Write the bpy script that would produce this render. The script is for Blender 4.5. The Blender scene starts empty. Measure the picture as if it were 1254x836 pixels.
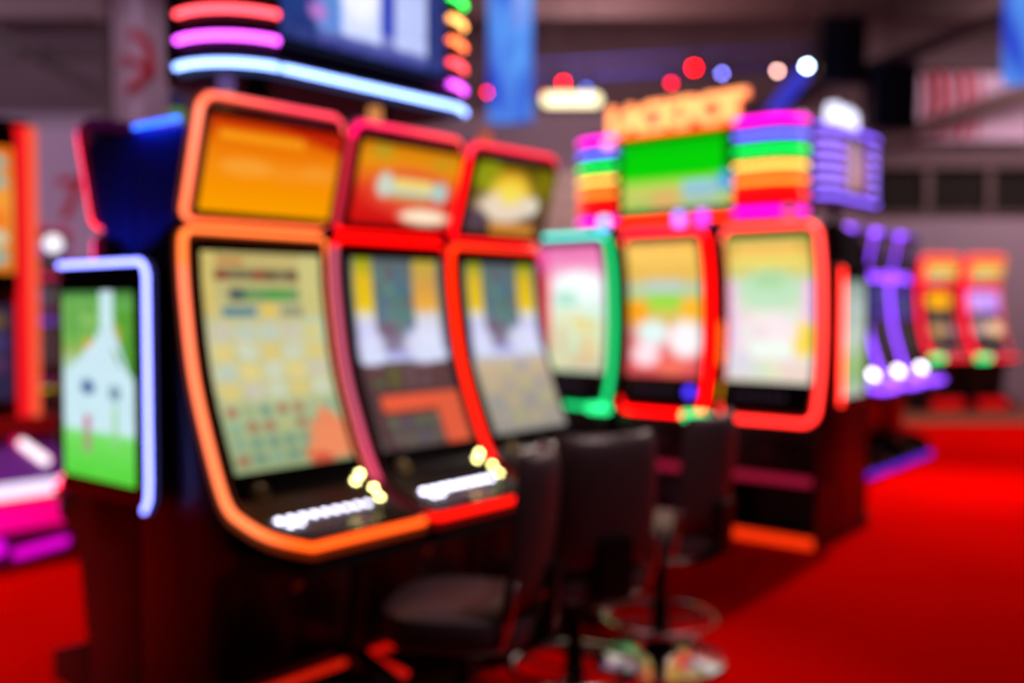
import bpy, bmesh, math, random
import numpy as np
from mathutils import Vector, Matrix
random.seed(7)
S = bpy.context.scene
COL = S.collection
PI = math.pi
R = math.radians

# ------------------------------------------------------------------ colour
def lin1(c):
    c = c / 255.0
    return c / 12.92 if c <= 0.04045 else ((c + 0.055) / 1.055) ** 2.4
def lin(c):
    return tuple(lin1(x) for x in c)
def linarr(a):
    a = np.clip(a, 0, 255) / 255.0
    return np.where(a <= 0.04045, a / 12.92, ((a + 0.055) / 1.055) ** 2.4)

def hot(core, boost=3.0):
    """lamp colour whose strongest channel is over-driven, as in a bright gas tube"""
    c = lin(core); m = max(c)
    return tuple(x * (1 + (boost - 1) * max(0, (x / m - .85) / .15)) for x in c)

# ------------------------------------------------------------------ materials
def new_mat(name):
    m = bpy.data.materials.new(name); m.use_nodes = True
    nt = m.node_tree
    return m, nt, nt.nodes['Principled BSDF']
def solid(name, rgb, rough=0.5, metal=0.0, noise=0.12, scale=30, bump=0.0, coat=0.0):
    m, nt, p = new_mat(name)
    c = lin(rgb)
    tc = nt.nodes.new('ShaderNodeTexCoord')
    n = nt.nodes.new('ShaderNodeTexNoise'); n.inputs['Scale'].default_value = scale
    nt.links.new(tc.outputs['Object'], n.inputs['Vector'])
    mx = nt.nodes.new('ShaderNodeMix'); mx.data_type = 'RGBA'
    mx.inputs[6].default_value = (*[x * (1 - noise) for x in c], 1)
    mx.inputs[7].default_value = (*[min(1, x * (1 + noise)) for x in c], 1)
    nt.links.new(n.outputs['Fac'], mx.inputs[0])
    nt.links.new(mx.outputs[2], p.inputs['Base Color'])
    p.inputs['Roughness'].default_value = rough
    p.inputs['Metallic'].default_value = metal
    p.inputs['Coat Weight'].default_value = coat
    if bump:
        b = nt.nodes.new('ShaderNodeBump'); b.inputs['Strength'].default_value = bump
        nt.links.new(n.outputs['Fac'], b.inputs['Height']); nt.links.new(b.outputs[0], p.inputs['Normal'])
    return m
def glow(name, rgb, k=1.0):
    m, nt, p = new_mat(name)
    p.inputs['Base Color'].default_value = (0.02, 0.02, 0.02, 1)
    p.inputs['Emission Color'].default_value = (*lin(rgb), 1)
    p.inputs['Emission Strength'].default_value = k
    p.inputs['Roughness'].default_value = 0.4
    return m
def attr_glow(name, rough, spec):
    m, nt, p = new_mat(name)
    a = nt.nodes.new('ShaderNodeAttribute'); a.attribute_name = 'Col'
    nt.links.new(a.outputs['Color'], p.inputs['Emission Color'])
    p.inputs['Emission Strength'].default_value = 1.0
    p.inputs['Base Color'].default_value = (0.01, 0.01, 0.01, 1)
    p.inputs['Roughness'].default_value = rough
    p.inputs['Specular IOR Level'].default_value = spec
    return m
NEON = attr_glow('lit_acrylic', 0.5, 0.2)
SCREEN = attr_glow('lit_screen', 0.15, 0.35)
M = dict(
    black=solid('black_cabinet', (22, 17, 19), 0.45, coat=0.15),
    bezel=solid('gloss_black_bezel', (12, 10, 11), 0.22),
    navy=solid('blue_lit_navy', (44, 90, 250), 0.45, noise=.05),  # navy raised to a brighter blue to put in the blue light on it
    deck=solid('dark_deck', (34, 28, 30), 0.35),
    leather=solid('black_leather', (62, 46, 52), 0.42, scale=90, bump=0.06),
    chrome=solid('chrome', (215, 205, 205), 0.14, 1.0, noise=0.03),
    brass=solid('brass', (205, 185, 130), 0.25, 1.0, noise=0.05),
    darkmetal=solid('dark_metal', (28, 25, 27), 0.4, 0.8),
    steel=solid('roof_steel', (92, 70, 70), 0.6, 0.1),
    cloth_white=solid('white_banner_cloth', (196, 172, 196), 0.8),
    red_print=solid('red_print', (205, 18, 44), 0.8),
    signbody=solid('sign_body', (40, 26, 40), 0.45),
    plastic_w=solid('pale_plastic', (200, 195, 200), 0.4),
    magenta_panel=solid('magenta_panel', (170, 20, 110), 0.3),
    purple_panel=solid('purple_panel', (120, 50, 160), 0.35),
    red_panel=solid('red_panel', (190, 15, 20), 0.35),
    tan=solid('tan_vinyl', (150, 90, 70), 0.5),
)

# ------------------------------------------------------------------ mesh helpers
def cr(pts, n=6):
    """Catmull-Rom through pts"""
    P = [np.array(p, float) for p in pts]
    P = [2 * P[0] - P[1]] + P + [2 * P[-1] - P[-2]]
    out = []
    for i in range(1, len(P) - 2):
        for k in range(n):
            t = k / n
            a, b_, c, d = P[i - 1], P[i], P[i + 1], P[i + 2]
            out.append(0.5 * ((2 * b_) + (c - a) * t + (2 * a - 5 * b_ + 4 * c - d) * t * t + (3 * b_ - a - 3 * c + d) * t ** 3))
    out.append(P[-2])
    return out

class MB:
    def __init__(s): s.bm = bmesh.new(); s.cols = None
    def box(s, x0, x1, y0, y1, z0, z1, bev=0.0, mat=None):
        r = bmesh.ops.create_cube(s.bm, size=1)
        for v in r['verts']:
            v.co = Vector((x0 + (v.co.x + .5) * (x1 - x0), y0 + (v.co.y + .5) * (y1 - y0), z0 + (v.co.z + .5) * (z1 - z0)))
            if mat: v.co = mat @ v.co
        if bev:
            ed = list({e for v in r['verts'] for e in v.link_edges})
            bmesh.ops.bevel(s.bm, geom=ed, offset=bev, segments=3, affect='EDGES', profile=.6)
        return s
    def prism(s, poly, x0, x1, bev=0.0):
        """poly in (y,z) swept along x"""
        bm = s.bm
        a = [bm.verts.new((x0, p[0], p[1])) for p in poly]; b = [bm.verts.new((x1, p[0], p[1])) for p in poly]
        n = len(poly); fs = []
        for i in range(n):
            fs.append(bm.faces.new((a[i], a[(i + 1) % n], b[(i + 1) % n], b[i])))
        f1 = bm.faces.new(a[::-1]); f2 = bm.faces.new(b)
        bmesh.ops.recalc_face_normals(bm, faces=fs + [f1, f2])
        if bev:
            bmesh.ops.bevel(bm, geom=list(f1.edges) + list(f2.edges), offset=bev, segments=2, affect='EDGES', profile=.6)
        return s
    def plan(s, poly, z0, z1):
        """poly in (x,y) extruded in z"""
        bm = s.bm
        a = [bm.verts.new((p[0], p[1], z0)) for p in poly]; b = [bm.verts.new((p[0], p[1], z1)) for p in poly]
        n = len(poly); fs = [bm.faces.new((a[i], a[(i + 1) % n], b[(i + 1) % n], b[i])) for i in range(n)]
        fs += [bm.faces.new(a[::-1]), bm.faces.new(b)]
        bmesh.ops.recalc_face_normals(bm, faces=fs)
        return s
    def tube(s, pts, r, seg=10, closed=False, cap=True, round_ends=True, sq=1.0):
        cs = lambda v: math.copysign(abs(v) ** sq, v)
        pts = [Vector(p) for p in pts]
        rad = [r] * len(pts)
        if round_ends and not closed:
            d0 = (pts[0] - pts[1]).normalized(); d1 = (pts[-1] - pts[-2]).normalized()
            pre = [pts[0] + d0 * r * k for k in (.98, .8, .45)]; post = [pts[-1] + d1 * r * k for k in (.45, .8, .98)]
            pts = pre + pts + post; rad = [r * .2, r * .6, r * .89] + rad + [r * .89, r * .6, r * .2]
        n = len(pts); rings = []; up = None
        for i in range(n):
            if closed: t = (pts[(i + 1) % n] - pts[i - 1]).normalized()
            else: t = (pts[min(i + 1, n - 1)] - pts[max(i - 1, 0)]).normalized()
            if up is None:
                up = Vector((0, 0, 1)) if abs(t.z) < .9 else Vector((1, 0, 0))
            sd = t.cross(up).normalized(); up = sd.cross(t).normalized()
            rings.append([s.bm.verts.new(pts[i] + (sd * cs(math.cos(2 * PI * k / seg)) + up * cs(math.sin(2 * PI * k / seg))) * rad[i]) for k in range(seg)])
        m = n if closed else n - 1
        for i in range(m):
            A, B = rings[i], rings[(i + 1) % n]
            for k in range(seg):
                s.bm.faces.new((A[k], A[(k + 1) % seg], B[(k + 1) % seg], B[k]))
        if cap and not closed:
            s.bm.faces.new(rings[0][::-1]); s.bm.faces.new(rings[-1])
        return s
    def lathe(s, prof, seg=32, c=(0, 0, 0), mat=None):
        rings = []
        for (r, z) in prof:
            if r < 1e-5: ring = [s.bm.verts.new((c[0], c[1], c[2] + z))]
            else: ring = [s.bm.verts.new((c[0] + r * math.cos(2 * PI * k / seg), c[1] + r * math.sin(2 * PI * k / seg), c[2] + z)) for k in range(seg)]
            rings.append(ring)
        for A, B in zip(rings, rings[1:]):
            if len(A) == 1 and len(B) == 1: continue
            for k in range(seg):
                k2 = (k + 1) % seg
                if len(A) == 1: s.bm.faces.new((A[0], B[k2], B[k]))
                elif len(B) == 1: s.bm.faces.new((A[k], A[k2], B[0]))
                else: s.bm.faces.new((A[k], A[k2], B[k2], B[k]))
        if mat:
            for ring in rings:
                for v in ring: v.co = mat @ v.co
        return s
    def sheet(s, rows):
        """grid of points rows[i][j] -> surface; returns vertex order for colours"""
        vs = [[s.bm.verts.new(p) for p in r] for r in rows]
        for i in range(len(vs) - 1):
            for j in range(len(vs[0]) - 1):
                s.bm.faces.new((vs[i][j], vs[i + 1][j], vs[i + 1][j + 1], vs[i][j + 1]))
        return s
    def build(s, name, mat, parent=None, smooth=True, colf=None, cola=None, angle=35):
        me = bpy.data.meshes.new(name)
        bm = s.bm
        bm.normal_update()
        bm.to_mesh(me); bm.free()
        if colf is not None or cola is not None:
            at = me.attributes.new('Col', 'FLOAT_COLOR', 'POINT')
            if cola is None:
                cola = np.array([colf(v.co) for v in me.vertices])
            buf = np.ones((len(me.vertices), 4), dtype=np.float32); buf[:, :3] = cola.reshape(-1, 3)
            at.data.foreach_set('color', buf.ravel())
        me.materials.append(mat)
        if smooth:
            me.polygons.foreach_set('use_smooth', [True] * len(me.polygons))
            try: me.set_sharp_from_angle(angle=R(angle))
            except Exception: pass
        o = bpy.data.objects.new(name, me); COL.objects.link(o)
        if parent: o.parent = parent
        return o

def tag(o, label=None, cat=None, group=None, kind=None):
    if label: o['label'] = label
    if cat: o['category'] = cat
    if group: o['group'] = group
    if kind: o['kind'] = kind
    return o
def thing(name, label, cat, loc=(0, 0, 0), rot=0, group=None):
    o = bpy.data.objects.new(name, None); COL.objects.link(o)
    o.empty_display_size = .1
    o.location = loc; o.rotation_euler = (0, 0, rot)
    return tag(o, label, cat, group)
def text_mb(body, size, depth, bevel=0.0, mat=None, offset=0.0):
    cu = bpy.data.curves.new('t', 'FONT'); cu.body = body; cu.size = size; cu.extrude = depth; cu.bevel_depth = bevel
    cu.offset = offset
    cu.align_x = 'CENTER'; cu.resolution_u = 4
    ob = bpy.data.objects.new('t', cu); COL.objects.link(ob)
    dg = bpy.context.evaluated_depsgraph_get()
    me = bpy.data.meshes.new_from_object(ob.evaluated_get(dg))
    bpy.data.objects.remove(ob); bpy.data.curves.remove(cu)
    b = MB(); b.bm.from_mesh(me); bpy.data.meshes.remove(me)
    T = Matrix.Rotation(PI / 2, 4, 'X')
    if mat is not None: T = mat @ T
    b.bm.transform(T)
    return b

# ------------------------------------------------------------------ painter for the lit screens
class Paint:
    def __init__(s, nu=44, nv=70, bg=(0, 0, 0)):
        s.nu, s.nv = nu, nv
        s.a = np.zeros((nv, nu, 3)); s.a[:] = bg
        s.V, s.U = np.meshgrid(np.linspace(0, 1, nv), np.linspace(0, 1, nu), indexing='ij')
    def grad(s, stops, u0=0, u1=1):
        vs = [p for p, _ in stops]
        g = np.stack([np.interp(s.V, vs, [c[k] for _, c in stops]) for k in range(3)], -1)
        m = (s.U >= u0) & (s.U <= u1); s.a[m] = g[m]; return s
    def rect(s, u0, v0, u1, v1, c, al=1.0):
        m = (s.U >= u0) & (s.U <= u1) & (s.V >= v0) & (s.V <= v1)
        s.a[m] = s.a[m] * (1 - al) + np.array(c) * al; return s
    def oval(s, cu, cv, ru, rv, c, al=1.0, soft=.25):
        d = np.sqrt(((s.U - cu) / ru) ** 2 + ((s.V - cv) / rv) ** 2)
        w = np.clip((1 + soft - d) / (2 * soft), 0, 1)[..., None] * al
        s.a = s.a * (1 - w) + np.array(c) * w; return s
    def tri(s, pts, c, al=1.0):
        (x0, y0), (x1, y1), (x2, y2) = pts
        def e(ax, ay, bx, by): return (s.U - ax) * (by - ay) - (s.V - ay) * (bx - ax)
        a, b, d = e(x0, y0, x1, y1), e(x1, y1, x2, y2), e(x2, y2, x0, y0)
        m = ((a >= 0) & (b >= 0) & (d >= 0)) | ((a <= 0) & (b <= 0) & (d <= 0))
        s.a[m] = s.a[m] * (1 - al) + np.array(c) * al; return s
    def cells(s, u0, v0, u1, v1, nx, ny, cols, seed=1, round_=True, al=.8, fill=.42):
        rg = random.Random(seed)
        for j in range(ny):
            for i in range(nx):
                c = rg.choice(cols)
                cu = u0 + (i + .5) / nx * (u1 - u0); cv = v0 + (j + .5) / ny * (v1 - v0)
                if round_: s.oval(cu, cv, fill * (u1 - u0) / nx, fill * (v1 - v0) / ny, c, al)
                else: s.rect(cu - fill * (u1 - u0) / nx, cv - fill * (v1 - v0) / ny, cu + fill * (u1 - u0) / nx, cv + fill * (v1 - v0) / ny, c, al)
        return s
    def noise(s, k, seed=3):
        rg = np.random.default_rng(seed)
        s.a = s.a + rg.normal(0, k, (s.nv, s.nu, 1)); return s
    def lin(s, gain=1.0): return linarr(s.a) * gain

def flat_screen(name, p, x0, x1, z0, z1, y, parent, gain=1.0):
    """screen facing -y; p.a row 0 is the top"""
    rows = [[(x0 + (x1 - x0) * j / (p.nu - 1), y, z1 + (z0 - z1) * i / (p.nv - 1)) for j in range(p.nu)] for i in range(p.nv)]
    return MB().sheet(rows).build(name, SCREEN, parent, cola=p.lin(gain).reshape(-1, 3))

# ------------------------------------------------------------------ slot cabinets
class Prof:
    """front profile of a cabinet as (depth y, height z), bottom to top"""
    def __init__(s, pts, n=8):
        s.p = np.array(cr(pts, n)); d = np.linalg.norm(np.diff(s.p, axis=0), axis=1)
        s.s = np.concatenate([[0], np.cumsum(d)]); s.L = s.s[-1]
    def at(s, v):
        v = min(max(v, -1.0), s.L + 1.0)
        vc = min(max(v, 0), s.L)
        y = np.interp(vc, s.s, s.p[:, 0]); z = np.interp(vc, s.s, s.p[:, 1])
        e = 0.012
        a = np.array([np.interp(max(vc - e, 0), s.s, s.p[:, k]) for k in (0, 1)]); b = np.array([np.interp(min(vc + e, s.L), s.s, s.p[:, k]) for k in (0, 1)])
        t = (b - a) / np.linalg.norm(b - a)
        n = np.array([-t[1], t[0]])      # outward, towards the player (-y) and up
        q = np.array([y, z]) + t * (v - vc)
        return q, t, n
    def pt(s, x, v, h=0.0):
        q, t, n = s.at(v)
        return (x, q[0] + n[0] * h, q[1] + n[1] * h)

def ring(prof, W, v0, v1, colf, name, parent, wx=.022, wv=.05, d=.055, rc=.07, out=0.0, wb=None, rtop=None, cham=None, K=2.6, bd=.01, cside=(1, 1)):
    """acrylic band round the edge of a curved face, with a bright bead along its outer edge; colf(x in -1..1, v in 0..1)"""
    hw = W / 2
    pts = []
    def arc(cx, cv, a0, a1, r, n=7):
        for k in range(n + 1):
            a = a0 + (a1 - a0) * k / n
            pts.append((cx + r * math.cos(a), cv + r * math.sin(a)))
    def line(a, b, n):
        for k in range(1, n): pts.append((a[0] + (b[0] - a[0]) * k / n, a[1] + (b[1] - a[1]) * k / n))
    rt = rc if rtop is None else rtop
    ca, cb = cham or (rc, rc)
    cl = cham if cham and cside[0] else None; cR = cham if cham and cside[1] else None
    ca, cb = cl or ((.02, .02) if cham else (rc, rc)); da, db = cR or ((.02, .02) if cham else (rc, rc))
    if cham:
        pts.append((-hw + ca, v0)); line((-hw + ca, v0), (-hw, v0 + cb), 6); pts.append((-hw, v0 + cb))
    else: arc(-hw + rc, v0 + rc, 1.5 * PI, PI, rc)
    line((-hw, v0 + cb), (-hw, v1 - rt), 26)
    arc(-hw + rt, v1 - rt, PI, .5 * PI, rt); line((-hw + rt, v1), (hw - rt, v1), 14)
    arc(hw - rt, v1 - rt, .5 * PI, 0, rt); line((hw, v1 - rt), (hw, v0 + db), 26)
    if cham:
        pts.append((hw, v0 + db)); line((hw, v0 + db), (hw - da, v0), 6); pts.append((hw - da, v0))
    else: arc(hw - rc, v0 + rc, 0, -.5 * PI, rc)
    line((hw - da, v0), (-hw + ca, v0), 14)
    bm = MB(); rings = []; n = len(pts); cols = []
    for i, (x, v) in enumerate(pts):
        px, pv = pts[i - 1]; qx, qv = pts[(i + 1) % n]
        tx, tv = qx - px, qv - pv; l = math.hypot(tx, tv); tx /= l; tv /= l
        ix, iv = tv, -tx                      # inward normal (clockwise path)
        wq = wb if (wb is not None and v < (v0 + v1) / 2) else wv
        w = wx * abs(tv) + wq * abs(tx)
        c = colf(x / hw, (v - v0) / (v1 - v0))
        loop = []
        w = max(w, bd * 1.8)
        for (a, h, m) in ((0, -d, .1), (0, -bd * 1.5, .16), (0, -bd, K), (bd * .35, -bd * .1, K), (bd, 0, K), (bd * 1.5, 0, .16), (w, -.003, .1), (w, -d, .08)):
            loop.append(bm.bm.verts.new(prof.pt(x + ix * a, v + iv * a, out + h)))
            cols.append(tuple(q * m for q in c))
        rings.append(loop)
    for i in range(n):
        A, B = rings[i], rings[(i + 1) % n]
        for k in range(8): bm.bm.faces.new((A[k], B[k], B[(k + 1) % 8], A[(k + 1) % 8]))
    bmesh.ops.recalc_face_normals(bm.bm, faces=bm.bm.faces[:])
    return bm.build(name, NEON, parent, cola=np.array(cols))

def slab(prof, x0, x1, v0, v1, h0, h1, name, mat, parent, n=40, rc=0.0, cham=None, cside=(1, 1)):
    """curved slab following the profile between heights h0 and h1 above it"""
    b = MB(); bm = b.bm; top = []; bot = []
    for i in range(n + 1):
        v = v0 + (v1 - v0) * i / n
        e = min(i, n - i) / n * (v1 - v0)
        ins = rc - math.sqrt(max(rc * rc - (rc - e) ** 2, 0)) if e < rc else 0
        il = ir = ins
        if cham and i < n / 2:
            c_ = max(0, cham[0] * (1 - (v - v0) / cham[1])); il = c_ * cside[0]; ir = c_ * cside[1]
        top.append([bm.verts.new(prof.pt(x, v, h1)) for x in (x0 + il, x1 - ir)])
        bot.append([bm.verts.new(prof.pt(x, v, h0)) for x in (x0 + il, x1 - ir)])
    for i in range(n):
        bm.faces.new((top[i][0], top[i][1], top[i + 1][1], top[i + 1][0]))
        bm.faces.new((bot[i][0], bot[i + 1][0], bot[i + 1][1], bot[i][1]))
        bm.faces.new((top[i][0], top[i + 1][0], bot[i + 1][0], bot[i][0]))
        bm.faces.new((top[i][1], bot[i][1], bot[i + 1][1], top[i + 1][1]))
    bm.faces.new((top[0][0], bot[0][0], bot[0][1], top[0][1])); bm.faces.new((top[n][0], top[n][1], bot[n][1], bot[n][0]))
    bmesh.ops.recalc_face_normals(bm, faces=bm.faces[:])
    return b.build(name, mat, parent)

def curved_screen(name, p, prof, x0, x1, v0, v1, h, parent, gain=1.0):
    rows = [[prof.pt(x0 + (x1 - x0) * j / (p.nu - 1), v1 + (v0 - v1) * i / (p.nv - 1), h) for j in range(p.nu)] for i in range(p.nv)]
    return MB().sheet(rows).build(name, SCREEN, parent, cola=p.lin(gain).reshape(-1, 3))

def const(c, k=1.0):
    q = tuple(x * k for x in lin(c))
    return lambda x, v: q
def mixc(a, b, t):
    t = min(max(t, 0), 1)
    return tuple(a[i] + (b[i] - a[i]) * t for i in range(3))

MAIN_PTS = [(0, .75), (.09, .757), (.17, .775), (.25, .818), (.31, .87), (.39, 1.037), (.46, 1.23), (.50, 1.45), (.513, 1.60), (.507, 1.688)]
TOP_PTS = [(.503, 1.698), (.476, 1.775), (.43, 1.93), (.385, 2.085)]
PA = (Prof(MAIN_PTS), Prof(TOP_PTS))
MAIN_B = Prof([(0, .74), (.015, .775), (.05, .86), (.09, 1.02), (.11, 1.22), (.11, 1.42), (.095, 1.64), (.06, 1.80), (.03, 1.925)])

def tower_lamp(name, label, loc, rot, cols, group, h=.16, r=.028):
    t = thing(name, label, 'signal lamp', loc, rot, group)
    MB().lathe([(0, 0), (.032, 0), (.032, .012), (.012, .016), (.012, .03), (0, .03)], 20).build('lamp_base', M['darkmetal'], t)
    z = .03; dh = h / len(cols)
    for c, k in cols:
        q = tuple(x * k for x in lin(c))
        MB().lathe([(0, z), (r * .9, z), (r, z + .006), (r, z + dh - .008), (r * .9, z + dh - .002), (0, z + dh - .002)], 20).build('lamp_segment', NEON, t, colf=lambda co, q=q: q)
        z += dh
    return t

def round_lock(parent, x, y, z, tilt=0.0, mat=None, r=.018):
    T = Matrix.Translation((x, y, z)) @ Matrix.Rotation(PI / 2 + tilt, 4, 'X')
    MB().lathe([(0, .012), (r * .55, .012), (r * .6, .008), (r * .85, .012), (r, .008), (r, 0), (0, 0)], 20, mat=T).build('lock', mat or M['brass'], parent)

def slot_a(label, loc, rot, neon_top, neon_main, pmain, ptop, group, W=.572, foot=None, btn=(232, 228, 255), btn_k=2.2, gain=1.0, tgain=1.0, dsc=1.0, wx=.022, base_y=.283, base_z=(.012, .05), nk=2.5, bd=.0135, cside=(1, 1), spin=None,
           topper_mat='navy', hot=False, base_strip=None, green=False, simple=False, top_strip=None):
    t = thing('slot_machine', label, 'slot machine', loc, rot, group)
    hw = W / 2
    bx = hw - .004
    MAIN_A, TOP_A = (PA if dsc == 1.0 else (Prof([(y * dsc, z) for y, z in MAIN_PTS]), Prof([(y * dsc, z) for y, z in TOP_PTS])))
    # cabinet body
    pts = [MAIN_A.at(v)[0] + MAIN_A.at(v)[2] * (-.058) for v in np.linspace(.30, MAIN_A.L, 24)]
    poly = [(.44, .02), (.44, .14), (.36, .62), (.26 * dsc, .66)] + [tuple(p) for p in pts] + [(.70, 1.66), (.775, 1.58), (.775, .02)]
    MB().prism(poly, -bx, bx, .006).build('cabinet', M['black'], t)
    yd = .275 * dsc
    MB().plan([(-bx, yd + .02), (-bx, yd - .035 if cside[0] else .05), (-bx + (.10 if cside[0] else .03), .014), (bx - (.10 if cside[1] else .03), .014), (bx, yd - .035 if cside[1] else .05), (bx, yd + .02)], .67, .715).build('deck_tray', M['black'], t)
    # foot cheeks and plinth
    MB().box(-bx, bx, base_y + .02 if base_strip else .30, .775, 0, .06 if base_z[1] < .07 else base_z[1] + .01, .008).build('plinth', M['black'], t)
    for sx in (-1, 1):
        MB().prism([(.16, .06), (.16, .17), (.40, .25), (.46, .06)], sx * bx - (.02 if sx > 0 else 0), sx * bx + (.02 if sx < 0 else 0), .004).build('foot_cheek', M['black'], t)
    # main bezel, screen, deck
    L = MAIN_A.L; vs0 = .40
    slab(MAIN_A, -hw + wx + .004, hw - wx - .004, .024, L - .038, -.05, .030, 'bezel', M['bezel'], t, rc=.04, cham=(.085, .25), cside=cside)
    curved_screen('main_screen', pmain, MAIN_A, -.232, .232, vs0, L - .075, .031, t, gain)
    ring(MAIN_A, W, 0, L, neon_main, 'main_light', t, rc=.10, rtop=.04, wx=wx, wv=.034, wb=.016, d=.044, out=.012, cham=(.095, .27), K=nk, bd=bd, cside=cside)
    # topper
    tp = TOP_A; Lt = tp.L
    pt = [tp.at(v)[0] + tp.at(v)[2] * (-.05) for v in np.linspace(.01, Lt - .12, 8)]
    poly = [tuple(p) for p in pt] + [(.50, 2.0), (.775, 2.005), (.775, 1.60), (.70, 1.615), (.62, 1.655)]
    MB().prism(poly, -bx, bx, .006).build('topper_housing', M[topper_mat], t)
    slab(tp, -hw + wx + .004, hw - wx - .004, .026, Lt - .046, -.05, .024, 'topper_bezel', M['bezel'], t, rc=.02)
    curved_screen('topper_screen', ptop, tp, -.255, .255, .05, Lt - .065, .027, t, tgain)
    ring(tp, W, 0, Lt, neon_top, 'topper_light', t, rc=.045, rtop=.06, wx=wx, wv=.042, wb=.022, d=.05, K=nk, bd=bd)
    if top_strip:
        for sx in (-1,):
            MB().tube([(sx * (bx + .012), .50, 2.012), (sx * (bx + .012), .75, 2.014)], .008).build('top_light', NEON, t, colf=lambda co: tuple(x * top_strip[1] for x in lin(top_strip[0])))
    # button deck
    nb = 11
    for k in range(nb):
        x = -.195 + .043 * k if k < 9 else -.18 + .036 * (k - 9)
        q, tt, nn = MAIN_A.at(.165 if k < 9 else .125)
        Tm = Matrix.Translation((x, q[0] + nn[0] * .028, q[1] + nn[1] * .028)) @ Matrix.Rotation(math.atan2(tt[1], tt[0]), 4, 'X')
        b = MB().box(-.017, .017, -.014, .014, 0, .012, .004, Tm); n0 = len(b.bm.verts)
        b.lathe([(.0105, .0122), (.0105, .0135), (.007, .0145), (0, .0145)], 12, mat=Tm)
        qd = np.array(lin(btn)); ca = np.array([qd * .25 * min(1, btn_k)] * n0 + [qd * btn_k] * (len(b.bm.verts) - n0))
        b.build('button', NEON, t, cola=ca)
    if hot:
        for x, v in ((.222, .19), (.235, .245), (.19, .29), (.225, .33)):
            q, tt, nn = MAIN_A.at(v)
            Tm = Matrix.Translation((x, q[0] + nn[0] * .028, q[1] + nn[1] * .028)) @ Matrix.Rotation(math.atan2(tt[1], tt[0]), 4, 'X')
            MB().lathe([(0, .014), (.006, .014), (.0085, .012), (.0105, .011), (.016, .010), (.018, 0), (0, 0)], 18, mat=Tm).build('round_button', NEON, t, cola=np.array([np.array(lin((250, 240, 150))) * m for m in [20] + [20] * 36 + [.15] * 54 + [.1]]))
    if spin:
        q, tt, nn = MAIN_A.at(.20)
        Tm = Matrix.Translation((0, q[0] + nn[0] * .028, q[1] + nn[1] * .028 + .012)) @ Matrix.Rotation(math.atan2(tt[1], tt[0]), 4, 'X')
        MB().lathe([(0, .03), (.03, .026), (.04, .01), (.042, 0), (0, 0)], 20, mat=Tm).build('spin_button', NEON, t, colf=lambda co: tuple(x * spin for x in lin((236, 222, 255))))
    q, tt, nn = MAIN_A.at(.33)
    Tm = Matrix.Translation((-.17, q[0] + nn[0] * .028, q[1] + nn[1] * .028)) @ Matrix.Rotation(math.atan2(tt[1], tt[0]), 4, 'X')
    MB().lathe([(.0, .006), (.02, .006), (.024, .012), (.03, .012), (.032, 0), (0, 0)], 24, mat=Tm).build('card_reader_ring', M['brass'], t)
    # belly door, lock, bill slot
    MB().prism([(.425, .18), (.37, .585), (.361, .585), (.416, .18)], -hw + .06, hw - .06, .003).build('belly_door', M['bezel'], t)
    round_lock(t, .04, .374, .53, R(8), r=.02)
    MB().box(.12, .22, .345, .385, .56, .60, .006).build('bill_slot', M['darkmetal'], t)
    if foot:
        c = tuple(x * foot[1] for x in lin(foot[0]))
        x0, x1 = -bx + .035, bx - .03
        MB().tube([(x0, .19, .188), (x0 + .0, .375, .205), (x0 + .02, .392, .207), (x1, .392, .207)], .014).build('foot_light', NEON, t, colf=lambda co: c)
    if base_strip:
        c = tuple(x * base_strip[1] for x in lin(base_strip[0]))
        MB().box(-bx, bx, base_y, base_y + .023, base_z[0], base_z[1], .006).build('base_light', NEON, t, colf=lambda co: c)
    if green:
        MB().tube([(-hw - .12, -.03, .74), (-hw + .02, -.03, .74)], .04).build('corner_light', NEON, t, colf=lambda co: tuple(x * 2.6 for x in lin((40, 225, 120))))
    return t

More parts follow.
